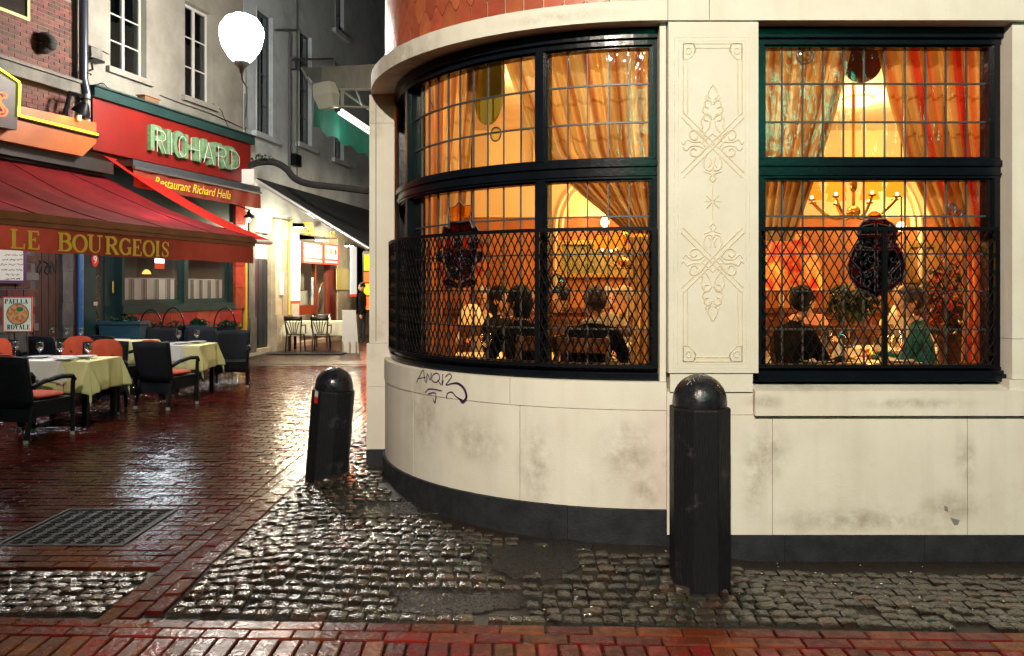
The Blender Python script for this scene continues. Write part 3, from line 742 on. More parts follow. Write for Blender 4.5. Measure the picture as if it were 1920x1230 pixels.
# ---------------------------------------------------------------- bollards
def bollard(loc, label, tilt=0, h=1.0, r=.155, sticker=False):
    t = thing('stone_bollard', label, 'bollard', loc, R_(22.5), 'stone bollards guarding the corner')
    t.rotation_euler = (0, tilt, R_(0)); c = math.cos(math.pi/8)
    rr = r/c; b = MB(); n = 8; q = []
    prof = [(rr*1.0, -.12), (rr, h-.01), (rr*.985, h)]
    for rad, z in prof:
        for k in range(n): a = R_(22.5)+2*math.pi*k/n; q.append(Vector((rad*math.cos(a), rad*math.sin(a), z)))
    b.poly(q, [tuple(range(n))[::-1], tuple(2*n+k for k in range(n))]+[(i*n+k, i*n+(k+1) % n, (i+1)*n+(k+1) % n, (i+1)*n+k) for i in range(2) for k in range(n)])
    o = b.build('shaft', granite, t); md = o.modifiers.new('b', 'BEVEL'); md.width = .006; md.segments = 2
    MB().lathe([(r*.93, h), (r*.955, h+.012), (r*.95, h+.03)]+[(r*.945*math.cos(R_(a)), h+.03+r*.95*math.sin(R_(a))) for a in range(6, 91, 7)], 32).build('dome_cap', domem, t, smooth=True)
    if sticker:
        MB().box(-.015, .03, -r-.002, -r-.0005, h-.05, h-.005, M=Matrix.Rotation(R_(-45), 4, 'Z')).build('sticker', mat('white_sticker', (.6, .6, .6), .5), t)
        MB().box(-.015, .03, -r-.0025, -r-.001, h-.1, h-.05, M=Matrix.Rotation(R_(-45), 4, 'Z')).build('sticker', mat('red_sticker', (.6, .02, .02), .5), t)
    else:
        b = MB(); 
        def dp(a, e): a = R_(a); e = R_(e); q = r*.955; return (q*math.cos(e)*math.sin(a), -q*math.cos(e)*math.cos(a), h+.03+q*math.sin(e))
        for s in ([(-42, 62), (-30, 50), (-38, 72), (-20, 55), (-12, 74)], [(-30, 80), (10, 76), (30, 70)], [(-50, 40), (-44, 52), (-36, 42)]):
            b.tube([dp(*p) for p in s], .0018, 4)
        b.build('scratched_writing', mat('chalk_scratch', (.35, .35, .35), .6), t)
    return t
bollard((1.013, 4.30, gz(1.0, 4.3)), 'tall dark octagonal bollard with domed cap in front of the pilaster', 0, .925, .152)
bollard((at(620, 800, 6.35).x-.03, 6.35, gz(-1.5, 6.35)-.02), 'leaning dark bollard at the left end of the rounded wall', R_(4.5), .70, .158, True)
# ================================================================ INTERIOR seen through the windows
wall_o = mat('ochre_wall', (.44, .17, .04), .6, (.32, .09, .02), 2.2)
cream = mat('cream_plaster', (.78, .66, .42), .7, (.7, .56, .33), 2)
woodp = mat('wood_panelling', (.16, .055, .02), .35, (.09, .03, .012), 8, stretch=(1, 1, 6))
redlam = emis('red_shade_glow', (1, .16, .02), 1.6); orlam = emis('orange_shade_glow', (1, .27, .015), 2.6); bulb = emis('warm_bulb', (1, .72, .35), 14)
def wbox(name, x0, x1, y0, y1, z0, z1, m, parent=None, **kw):
    return MB().box(x0, x1, y0, y1, z0, z1).build(name, m, parent, **kw)
def room_slab(name, z0, z1, m):
    q = [CV.P(ca(d), 0, -.26) for d in range(0, 91, 5)]; q = [(6.9, 5.0)]+[(p.x, p.y) for p in q]+[(-.79, 9.2), (6.9, 9.2)]; n = len(q)
    o = MB().poly([(x, y, z) for z in (z0, z1) for x, y in q], [tuple(range(n))[::-1], tuple(range(n, 2*n))]+[(i, (i+1) % n, n+(i+1) % n, n+i) for i in range(n)]).build(name, m); o['kind'] = 'structure'
room_slab('interior_floor', -.1, .32, mat('dark_carpet', (.10, .02, .015), .9)); room_slab('interior_ceiling', 3.42, 3.6, cream)
wbox('interior_back_wall', -.8, 6.9, 9.2, 9.4, -.1, 3.5, wall_o, kind='structure')
wbox('interior_side_wall', 6.9, 7.0, 5, 9.2, -.1, 3.5, wall_o, kind='structure')
wbox('interior_left_wall', -.84, -.8, 6.6, 9.2, -.1, 3.5, wall_o, kind='structure')
FI = Flat((0, 9.2), (1, 0), (0, -1))
MB().fb(FI, -.8, 6.9, 2.42, 3.5, 0, .03).build('interior_frieze', mat('cream_frieze', (.80, .62, .32), .6), None, kind='structure')
b = MB()
for i in range(9):
    a = -.6+i*.82; b.fb(FI, a, a+.72, .35, 1.25, 0, .03)
b.fb(FI, -.8, 6.9, 1.32, 1.38, 0, .06); b.fb(FI, -.8, 6.9, .22, .32, 0, .05)
tag(b.build('wall_panelling', woodp), 'dark wooden panelling along the back wall of the dining room', 'panelling')
def ip(px, py, Y): return (px-HX)/FPX*Y, CAMZ-(py-HY)/FPX*Y
def picture(px0, py0, px1, py1, label, c1, c2):
    a0, z1 = ip(px0, py0, 9.15); a1, z0 = ip(px1, py1, 9.15)
    t = thing('wall_picture', label, 'picture', ((a0+a1)/2, 9.17, z0), world=True)
    b = MB(); b.fb(FI, a0, a1, z0, z0+.05, 0, .06); b.fb(FI, a0, a1, z1-.05, z1, 0, .06); b.fb(FI, a0, a0+.05, z0+.05, z1-.05, 0, .06); b.fb(FI, a1-.05, a1, z0+.05, z1-.05, 0, .06)
    b.build('frame', mat('gilt', (.5, .32, .08), .35, metal=.7), t)
    MB().fb(FI, a0+.05, a1-.05, z0+.05, z1-.05, .005, .02).build('canvas', mat('canvas', c1, .6, c2, 5), t)
picture(1045, 450, 1190, 520, 'wide green landscape picture on the back wall behind the diners', (.12, .13, .04), (.35, .25, .08))
picture(1000, 230, 1100, 330, 'square ochre picture high behind the bay window', (.55, .32, .1), (.4, .2, .06))
picture(1700, 455, 1760, 530, 'small brown picture behind the right window', (.3, .13, .04), (.45, .25, .1))
# arch mouldings on the back wall
b = MB()
for cx_, r_ in ((3.9, .8), (1.2, .7)):
    for rr in (r_, r_*.9): b.tube([(cx_+rr*math.cos(R_(t)), 9.17, 2.3+rr*math.sin(R_(t))) for t in range(0, 181, 9)], .03, 6)
    for s in (1, -1): b.tube([(cx_+s*r_, 9.17, 1.4), (cx_+s*r_, 9.17, 2.3)], .03, 6)
tag(b.build('wall_moulding', cream, smooth=True), 'cream arch mouldings on the back wall of the dining room', 'moulding')
# cove light and interior lamps (real lamps of the dining room)
def sconce(x, y, z, label, c=bulb, pw=26, r=.05):
    t = thing('wall_lamp', label, 'lamp', (x, y, z), world=True)
    MB().ellip((x, y, z), (r, r, r*1.2), 12, 8).build('bulb', c, t, smooth=True)
    MB().tube([(x, y, z-r), (x, y+.06, z-r-.05), (x, 9.19, z-r-.02)], .012, 6).build('arm', iron, t, smooth=True)
    if pw: lamp('lamp_light', (x, y-.14, z+.02), pw, (1, .66, .32), .08, t)
sconce(1.05, 9.0, 2.35, 'bright wall lamp seen high through the bay window')
sconce(4.4, 9.0, 2.3, 'bright wall lamp seen through the right window')
# ceiling lights
def ceil_light(x, y, label, pw, col=(1, .72, .38)):
    t = thing('ceiling_light', label, 'ceiling lamp', (x, y, 3.42), world=True, group='ceiling lights of the dining room')
    MB().lathe([(.02, 0), (.12, -.01), (.14, -.03), (.12, -.07), (.0, -.09)], 16, c=(x, y, 3.42)).build('glass_shade', emis('milk_glass_glow', (1, .78, .45), 5), t, smooth=True)
    lamp('lamp_light', (x, y, 3.2), pw, col, .12, t)
ceil_light(.25, 6.7, 'round ceiling light over the tables behind the bay window', 100)
ceil_light(1.9, 7.4, 'round ceiling light behind the carved pilaster', 95)
ceil_light(3.3, 7.6, 'round ceiling light deep in the room behind the right window', 95)
ceil_light(5.0, 7.2, 'round ceiling light at the far right of the room', 80)
def chandelier(cx_, cy_, cz, n, label, R=.42):
    t = thing('chandelier', label, 'chandelier', (cx_, cy_, cz), world=True)
    b = MB(); b.tube([(cx_, cy_, 3.42), (cx_, cy_, cz-.15)], .014, 6); b.ellip((cx_, cy_, cz-.12), .06, 10, 7); b.ellip((cx_, cy_, cz+.12), (.035, .035, .07), 8, 6)
    for i in range(n):
        a = 2*math.pi*i/n; dx, dy = math.cos(a), math.sin(a)
        b.tube([(cx_+dx*R*u, cy_+dy*R*u, cz-.12+(-.07*math.sin(u*math.pi)+.10*u*u)) for u in [k/7 for k in range(8)]], .011, 5)
        b.lathe([(.03, 0), (.035, .01), (.008, .02)], 8, c=(cx_+dx*R, cy_+dy*R, cz-.02))
    b.build('brass_arms', mat('brass', (.55, .35, .10), .25, metal=.9), t, smooth=True)
    for i in range(n):
        a = 2*math.pi*i/n; x, y = cx_+R*math.cos(a), cy_+R*math.sin(a)
        MB().lathe([(.085, .02), (.055, .14), (.05, .145)], 14, c=(x, y, cz)).build('lamp_shade', orlam, t, smooth=True)
        MB().tube([(x, y, cz), (x, y, cz+.04)], .011, 6).build('candle_bulb', bulb, t)
    lamp('lamp_light', (cx_, cy_, cz+.28), 34, (1, .5, .14), .2, t)
x, z = ip(1600, 372, 6.9); chandelier(x, 6.9, z, 8, 'brass chandelier with orange shades seen through the right window', .36)
x, z = ip(1172, 470, 7.6); chandelier(x, 7.6, z, 6, 'smaller chandelier with orange shades seen through the bay window', .22)
def lampshade(px, py, Y, r, h, m, label, pw=14):
    x, z = ip(px, py, Y); t = thing('fringed_lamp', label, 'lamp', (x, Y, z), world=True)
    MB().lathe([(r*.98, -h*.55), (r, -h*.5), (r*.92, -h*.1), (r*.62, h*.35), (r*.35, h*.5)], 24, c=(x, Y, z)).build('lamp_shade', m, t, smooth=True)
    b = MB()
    for i in range(40):
        a = 2*math.pi*i/40; b.tube([(x+r*.98*math.cos(a), Y+r*.98*math.sin(a), z-h*.54), (x+r*math.cos(a), Y+r*math.sin(a), z-h*.75)], .004, 4)
    b.build('fringe', mat('red_fringe', (.4, .05, .02), .8), t)
    MB().tube([(x, Y, z+h*.5), (x, Y, 3.42)], .008, 5).build('cord', iron, t)
    lamp('lamp_light', (x, Y, z-h*.4), pw, (1, .3, .08), .08, t)
rsh = mat('red_silk', (.6, .03, .01), .7, (1, .42, .06), 7, ramp=(.42, .62), emit=(1, .07, .005), es=1.1)
nt_ = rsh.node_tree; nt_.links.new([n for n in nt_.nodes if n.type == 'MIX'][0].outputs[2], nt_.nodes['Principled BSDF'].inputs['Emission Color'])
lampshade(1483, 490, 6.3, .24, .42, rsh, 'big red fringed lamp glowing behind the left of the right window')
lampshade(1690, 585, 8.6, .13, .2, mat('cream_shade', (.8, .6, .3), .7, emit=(1, .6, .2), es=2.2), 'small cream table lamp shade at the back of the room', 8)
lampshade(884, 590, 7.6, .13, .2, mat('glass_shade', (.8, .7, .5), .4, emit=(1, .50, .14), es=.8), 'pale lamp shade behind the crest of the bay window', 10)
# ---------------------------------------------------------------- curtains
def curtmat(name, cols, rep):
    m = mat(name, cols[0], .85, transl=.45); nt = m.node_tree; N = nt.nodes; Lk = nt.links.new
    a = N.new('ShaderNodeAttribute'); a.attribute_name = 'tint'
    ml = N.new('ShaderNodeMath'); ml.operation = 'MULTIPLY'; ml.inputs[1].default_value = rep; Lk(a.outputs['Fac'], ml.inputs[0])
    fr = N.new('ShaderNodeMath'); fr.operation = 'FRACT'; Lk(ml.outputs[0], fr.inputs[0])
    cr = N.new('ShaderNodeValToRGB'); Lk(fr.outputs[0], cr.inputs[0]); e = cr.color_ramp.elements
    cr.color_ramp.interpolation = 'EASE'
    while len(e) < len(cols): e.new(.5)
    for i, c in enumerate(cols): e[i].position = i/len(cols); e[i].color = (*c, 1)
    for nd in N:
        if nd.type in ('BSDF_PRINCIPLED',): Lk(cr.outputs[0], nd.inputs['Base Color'])
        if nd.type == 'BSDF_TRANSLUCENT': Lk(cr.outputs[0], nd.inputs[0])
    return m
cols = [(.72, .52, .25), (.66, .44, .18), (.44, .17, .05), (.74, .56, .30), (.76, .60, .34), (.40, .13, .04), (.70, .46, .18)]
cmat = curtmat('striped_curtain', cols, 3.0)
cmat2 = curtmat('striped_curtain_red', [(.62, .34, .10), (.55, .09, .02), (.64, .38, .12), (.66, .42, .15), (.55, .05, .02)], 3.0)
def curtain(F, left, right, o, m, label, folds, n=1):
    """left / right: lists of (a, z) from the top down; the cloth is gathered between the two edges"""
    def ev(pts, z):
        for (a0, z0), (a1, z1) in zip(pts, pts[1:]):
            if z <= z0 and z >= z1: return a0+(a1-a0)*ss((z0-z)/(z0-z1))*1.0 if False else a0+(a1-a0)*(z0-z)/(z0-z1)
        return pts[-1][0]
    zt_, zb_ = left[0][1], left[-1][1]; nu, nv = 130, 34; b = MB(); pts = []; tints = []
    for i in range(nu):
        u = i/(nu-1)
        for j in range(nv):
            z = zt_+(zb_-zt_)*j/(nv-1); al, ar = ev(left, z), ev(right, z); wdt = abs(ar-al)
            uu = u+.006*math.sin(u*37)
            amp = .016+.020*min(1, .35/max(wdt, .05))
            f = math.sin(uu*folds*2*math.pi+.4*math.sin(z*2.1+u*5))+.45*math.sin(uu*folds*4.3*math.pi+1.7)+.25*math.sin(uu*folds*9.1+z)
            pts.append(F.P(al+(ar-al)*uu, z, o+amp*f*.8)); tints.append(u)
    b.quadgrid(pts, nu, nv); b.t = tints
    c = b.build('curtain', m, None, smooth=True, tint=True); return tag(c, label, 'curtain', 'curtains tied back inside the windows')
def cvx(px): return carc(px, RC-.30)
def cz_(py, Y=5.1): return CAMZ-(py-HY)/FPX*Y
curtain(CV, [(ca(66), 3.15), (ca(66), 1.95)], [(carc(892, RC-.3), 3.15), (carc(868, RC-.3), 2.4), (carc(856, RC-.3), 1.95)], -.32, cmat, 'left striped ochre curtain of the bay window, hanging almost straight', 6)
curtain(CV, [(carc(942, RC-.3), 3.15), (carc(1008, RC-.3), 2.48), (carc(1090, RC-.3), 2.2), (carc(1178, RC-.3), 1.95)], [(ca(1), 3.15), (ca(1), 1.95)], -.32, cmat, 'right striped ochre curtain of the bay window, swept towards the pilaster', 9)
curtain(CV, [(ca(89), 3.15), (ca(89), 1.12)], [(ca(74), 3.15), (ca(76), 1.12)], -.32, cmat2, 'narrow striped curtain at the far left end of the bay window', 4)
curtain(CV, [(ca(6), 1.93), (ca(5), 1.5), (ca(6), 1.12)], [(ca(.6), 1.93), (ca(.6), 1.5), (ca(.6), 1.12)], -.34, cmat, 'gathered lower end of the ochre curtain beside the pilaster', 3)
def fx(px): return (px-HX)/FPX*5.04
curtain(FR, [(fx(1405), 3.15), (fx(1405), 1.9)], [(fx(1600), 3.15), (fx(1572), 2.75), (fx(1540), 2.4), (fx(1488), 1.9)], -.30, cmat, 'left striped curtain of the right window, drawn back to the left', 8)
curtain(FR, [(fx(1640), 3.15), (fx(1668), 2.75), (fx(1705), 2.35), (fx(1765), 1.9)], [(fx(1880), 3.15), (fx(1880), 1.9)], -.30, cmat2, 'right striped curtain of the right window with red stripes', 9)
curtain(FR, [(fx(1800), 1.88), (fx(1806), 1.5), (fx(1800), 1.12)], [(fx(1880), 1.88), (fx(1880), 1.5), (fx(1880), 1.12)], -.32, cmat2, 'gathered lower end of the curtain at the right jamb', 3)
# hanging pelmet drop in the gap of each curtain pair
for px_, F, c, lab in ((912, CV, (.42, .36, .05), 'olive and brown curved pelmet drop between the bay window curtains'), (1618, FR, (.25, .07, .03), 'dark red rounded pelmet drop between the curtains of the right window')):
    a_ = carc(px_, RC-.4) if F is CV else (px_-HX)/FPX*5.14
    w_, zc = (.17, 2.93) if F is CV else (.13, 3.07); q = [(a_-w_, 3.3), (a_+w_, 3.3)]+[(a_+w_*math.cos(R_(t)), zc+w_*1.05*math.sin(R_(t))) for t in range(0, -181, -15)]
    tag(MB().prism(F, q, -.43, -.41).build('pelmet_drop', mat('velvet'+str(px_), c, .8, transl=.25)), lab, 'pelmet')
# ---------------------------------------------------------------- dining tables
clothw = mat('cream_tablecloth', (.80, .76, .58), .75)
def cloth(x0, x1, y0, y1, z, drop, m, seed, name='tablecloth', spike=.18, parent=None, res=34):
    """cloth draped over a rectangular top: flat inside, falling in folds outside, corners hang lowest"""
    r = random.Random(seed); n = res; cx_, cy_ = (x0+x1)/2, (y0+y1)/2; hx, hy = (x1-x0)/2, (y1-y0)/2; b = MB(); pts = []
    ph = [r.uniform(0, 6) for _ in range(6)]
    for i in range(n):
        for j in range(n):
            u, v = (i/(n-1)*2-1)*(hx+drop), (j/(n-1)*2-1)*(hy+drop)
            ex, ey = max(0, abs(u)-hx), max(0, abs(v)-hy); sx, sy = (1 if u > 0 else -1), (1 if v > 0 else -1)
            d = math.hypot(ex, ey) if (ex and ey) else ex+ey
            X, Y = max(-hx, min(hx, u)), max(-hy, min(hy, v))
            if d > 0:
                if ex and ey:
                    an = math.atan2(ey, ex); fl = .045*math.sin(an*6+ph[0])
                    X += sx*math.cos(an)*(.02+.16*min(1, d/.3)*.6+fl*d*2); Y += sy*math.sin(an)*(.02+.16*min(1, d/.3)*.6-fl*d*2)
                    z_ = z-d*.96
                else:
                    w = .020*math.sin((v if ex else u)*11+ph[1])+.012*math.sin((v if ex else u)*23+ph[2])
                    k = min(1, d/.25)
                    if ex: X += sx*(.012+w*k+.03*k)
                    else: Y += sy*(.012+w*k+.03*k)
                    z_ = z-d*.98
            else: z_ = z
            if d > 0: z_ = min(z, z_+.012*(1 if d < .02 else 0))
            pts.append(Vector((cx_+X, cy_+Y, z_+.003*math.sin(u*9+ph[3])*(0 if d else 1)*.5)))
    b.quadgrid(pts, n, n); o = b.build(name, m, parent, smooth=True)
    s = o.modifiers.new('s', 'SOLIDIFY'); s.thickness = .003; return o
glw = glass('wine_glass', (.93, .96, 1), .22, 1, .05, 0)
def goblet(x, y, z, label, s=1.0, group='wine glasses on the tables'):
    o = MB().lathe([(.0, .002), (.034*s, .003), (.030*s, .006), (.005, .010), (.0045, .075*s), (.014, .085*s), (.036*s, .112*s), (.041*s, .145*s), (.034*s, .19*s), (.032*s, .19*s), (.039*s, .145*s), (.033*s, .114*s), (.0, .09*s)], 18).build('wine_glass', glw, None, smooth=True)
    o.location = (x, y, z); return tag(o, label, 'glass', group)
china = mat('white_china', (.8, .8, .78), .15)
def plate(x, y, z, label, r=.135):
    o = MB().lathe([(.0, .004), (r*.6, .004), (r*.7, .012), (r, .019), (r*.99, .023), (r*.68, .017), (r*.58, .009), (.0, .009)], 28).build('plate', china, None, smooth=True)
    o.location = (x, y, z); return tag(o, label, 'plate', 'white plates on the tables')
def int_table(x0, x1, y0, y1, label, seed):
    t = thing('dining_table', label, 'table', ((x0+x1)/2, (y0+y1)/2, .32), world=True, group='dining tables inside the restaurant')
    MB().box(x0, x1, y0, y1, 1.025, 1.055).build('table_top', woodp, t)
    MB().tube([((x0+x1)/2, (y0+y1)/2, .33), ((x0+x1)/2, (y0+y1)/2, 1.025)], .04, 8).build('pedestal', iron, t)
    tag(cloth(x0, x1, y0, y1, 1.062, .3, clothw, seed), 'cream cloth draped on the '+label, 'tablecloth')
int_table(-.45, .35, 6.05, 6.75, 'table behind the crest in the bay window', 1)
int_table(.45, 1.25, 6.2, 6.9, 'table between the two diners in the bay window', 2)
int_table(2.05, 3.0, 5.6, 6.35, 'table by the right window behind the wire grille', 3)
int_table(3.1, 3.9, 6.9, 7.6, 'table further back behind the right window', 4)
int_table(1.9, 2.7, 7.4, 8.1, 'table at the back wall behind the right window', 5)
k = 0
for x, y, lab in ((-.2, 6.2, 'wine glass on the table behind the crest'), (.1, 6.3, 'second wine glass on the table behind the crest'), (.75, 6.35, 'wine glass between the two diners'), (1.05, 6.4, 'wine glass near the curtain end in the bay window'),
                  (2.3, 5.8, 'wine glass at the left of the table behind the right window'), (2.65, 5.75, 'wine glass at the middle of the table behind the right window'), (2.85, 5.9, 'wine glass at the right of the table behind the right window')):
    goblet(x, y, 1.063, lab, 1.0, 'wine glasses inside the restaurant')
def napkin(x, y, z, label, m):
    o = MB().lathe([(.06, 0), (.045, .06), (.02, .13), (.004, .17)], 7).build('folded_napkin', m); o.location = (x, y, z); return tag(o, label, 'napkin', 'folded napkins standing on tables')
nap = mat('white_linen', (.82, .80, .72), .8)
napkin(2.45, 5.95, 1.063, 'cone folded napkin on the table behind the right window', nap); napkin(2.2, 6.1, 1.063, 'cone folded napkin near the red lamp', nap)
# flowers on a stand (right window)
fl1 = mat('red_petals', (.5, .03, .02), .6, vary=.5); lf1 = mat('dark_leaves', (.03, .06, .02), .5, vary=.5)
def foliage(b, c, r, n, s, seed, flat=.8):
    rr = random.Random(seed)
    for _ in range(n):
        d = Vector((rr.gauss(0, 1), rr.gauss(0, 1), rr.gauss(0, 1))).normalized()*rr.random()**.4
        p = Vector((c[0]+d.x*r[0], c[1]+d.y*r[1], c[2]+d.z*r[2])); M = Matrix.Translation(p) @ Matrix.Rotation(rr.uniform(0, 6.3), 4, 'Z') @ Matrix.Rotation(rr.uniform(-1.2, 1.2), 4, 'X')
        k = s*rr.uniform(.6, 1.3); b.poly([M @ Vector(v) for v in ((0, -k, 0), (k*.5, 0, k*.15), (0, k, 0), (-k*.5, 0, k*.15))], [(0, 1, 2), (0, 2, 3)], rr.random())
x, z = ip(1785, 560, 6.4)
ft = thing('flower_arrangement', 'large bouquet of red and white flowers behind the right window', 'flowers', (x, 6.4, .32), world=True)
b = MB(); foliage(b, (x, 6.4, z), (.24, .2, .33), 420, .035, 3); b.build('petals', fl1, ft, tint=True)
b = MB(); foliage(b, (x, 6.4, z), (.24, .2, .34), 150, .03, 5); b.build('white_petals', mat('pale_petals', (.7, .5, .35), .6), ft, tint=True)
b = MB(); foliage(b, (x, 6.4, z-.05), (.27, .22, .36), 260, .05, 4); b.build('leaves', lf1, ft, tint=True)
MB().lathe([(.09, .32), (.14, .5), (.07, .75), (.12, z-.28)], 16, c=(x, 6.4, 0)).build('vase', woodp, ft, smooth=True)
x, z = ip(1600, 570, 6.7); b = MB(); foliage(b, (x, 6.7, z), (.22, .18, .16), 500, .04, 8)
tag(b.build('table_plant', lf1, tint=True), 'dark bushy plant standing behind the white table in the right window', 'plant')

# ================================================================ PEOPLE
def body_mesh(name, J, E, head, hr, extras=()):
    me = bpy.data.meshes.new('sk'); names = list(J); me.from_pydata([J[n][0] for n in names], [(names.index(a), names.index(b_)) for a, b_ in E], [])
    o = bpy.data.objects.new('sk', me); COL.objects.link(o); m = o.modifiers.new('s', 'SKIN')
    for i, n in enumerate(names): r = J[n][1]; me.skin_vertices[0].data[i].radius = (r, r) if not isinstance(r, tuple) else r
    me.skin_vertices[0].data[0].use_root = True
    s = o.modifiers.new('u', 'SUBSURF'); s.levels = 1; s.render_levels = 1
    dg_ = bpy.context.evaluated_depsgraph_get(); ev = bpy.data.meshes.new_from_object(o.evaluated_get(dg_)); bpy.data.objects.remove(o)
    bm = bmesh.new(); bm.from_mesh(ev)
    def add(q, fs):
        vs = [bm.verts.new(p) for p in q]
        for f in fs: bm.faces.new([vs[i] for i in f])
    for c, r, M in head: add(*ellip_data(c, r, 16, 12, M))
    bmesh.ops.recalc_face_normals(bm, faces=bm.faces); bm.to_mesh(ev); bm.free()
    o = bpy.data.objects.new('rm', ev); COL.objects.link(o); m = o.modifiers.new('r', 'REMESH'); m.mode = 'VOXEL'; m.voxel_size = .0105; m.use_smooth_shade = True
    sm_ = o.modifiers.new('sm', 'SMOOTH'); sm_.factor = .5; sm_.iterations = 2
    dg_ = bpy.context.evaluated_depsgraph_get(); me = bpy.data.meshes.new_from_object(o.evaluated_get(dg_)); bpy.data.objects.remove(o); me.name = name
    return me
def seated(lean=.0, turn=0., armup=False):
    J = {}; hd = Vector((0, .02+lean*.85, 1.19)); T = lambda x, y, z: (x, y+lean*max(0, z-.5)/.6*.6, z)
    J['pel'] = (T(0, 0, .50), (.155, .12)); J['sp'] = (T(0, -.02, .70), (.135, .105)); J['ch'] = (T(0, -.01, .90), (.155, .11)); J['nk0'] = (T(0, .0, 1.03), (.07, .065)); J['nk'] = (T(0, .015, 1.11), .052)
    E = [('pel', 'sp'), ('sp', 'ch'), ('ch', 'nk0'), ('nk0', 'nk')]
    for s, k in ((1, 'r'), (-1, 'l')):
        up = armup and s > 0
        J['sh'+k] = (T(.165*s, -.01, .985), .068); J['el'+k] = (T(.235*s, .13, .75) if not up else T(.24*s, .22, .80), .047)
        wr_ = T(.13*s, .33, .80) if not up else T(.12*s, .24, 1.06); J['wr'+k] = (wr_, .028)
        d = Vector((-.25*s, 1, -.05)).normalized() if not up else Vector((-.35*s, .1, 1)).normalized()
        side = Vector((1, 0, 0)) if not up else Vector((.2, 1, 0)).normalized()
        wv = Vector(wr_); pm = wv+d*.055; J['pm'+k] = (tuple(pm), (.036, .018))
        E += [('ch', 'sh'+k), ('sh'+k, 'el'+k), ('el'+k, 'wr'+k), ('wr'+k, 'pm'+k)]
        for f in range(4):
            L = (.032, .037, .035, .027)[f]; bs = pm+d*.025+side*((f-1.5)*.021); b1 = bs+d*L+Vector((0, 0, -.006)); b2 = b1+d*L*.8+Vector((0, 0, -.014))
            J[f'f{f}{k}'] = (tuple(bs), .0095); J[f'g{f}{k}'] = (tuple(b1), .009); J[f'h{f}{k}'] = (tuple(b2), .0078)
            E += [('pm'+k, f'f{f}{k}'), (f'f{f}{k}', f'g{f}{k}'), (f'g{f}{k}', f'h{f}{k}')]
        t1 = wv+d*.03+side*(-.04*s)*1; t2 = t1+d*.035+side*(-.016*s); J['ta'+k] = (tuple(t1), .012); J['tb'+k] = (tuple(t2), .0095)
        E += [('wr'+k, 'ta'+k), ('ta'+k, 'tb'+k)]
        J['hp'+k] = ((.095*s, .02, .49), .092); J['kn'+k] = ((.12*s, .43, .50), .062); J['an'+k] = ((.12*s, .40, .10), .040); J['to'+k] = ((.13*s, .55, .045), (.042, .03))
        J['cf'+k] = ((.12*s, .40, .34), .055)
        E += [('pel', 'hp'+k), ('hp'+k, 'kn'+k), ('kn'+k, 'cf'+k), ('cf'+k, 'an'+k), ('an'+k, 'to'+k)]
    Mh = Matrix.Translation(hd+Vector((0, 0, 0))) @ Matrix.Rotation(turn, 4, 'Z')
    head = [((0, -.005, .035), (.073, .092, .098), Mh), ((0, .025, -.03), (.055, .065, .07), Mh), ((0, .092, .0), (.013, .022, .024), Mh), ((0, .078, -.043), (.024, .014, .010), Mh), ((0, .07, -.082), (.022, .02, .018), Mh),
            ((.074, -.01, .005), (.012, .022, .032), Mh), ((-.074, -.01, .005), (.012, .022, .032), Mh)]
    return J, E, head, Mh
VAR = {}
for key, kw in (('a', dict()), ('b', dict(lean=.12, turn=.5)), ('c', dict(lean=.06, turn=-.5, armup=True))):
    J, E, head, Mh = seated(**kw); VAR[key] = (body_mesh('seated_body', J, E, head, 0), J, Mh)
skin = mat('skin', (.62, .34, .22), .5); hairc = {'brown': mat('brown_hair', (.045, .018, .008), .55, bump=.8, bsc=120), 'dark': mat('black_hair', (.006, .005, .004), .6, bump=.8, bsc=120, spec=.15), 'fair': mat('fair_hair', (.55, .42, .25), .55, bump=.8, bsc=120), 'grey': mat('grey_hair', (.4, .38, .35), .6, bump=.8, bsc=120)}
shoe = mat('shoe', (.01, .01, .01), .3); eyew = mat('eye', (.03, .02, .015), .1); lipm = mat('lips', (.4, .09, .07), .5)
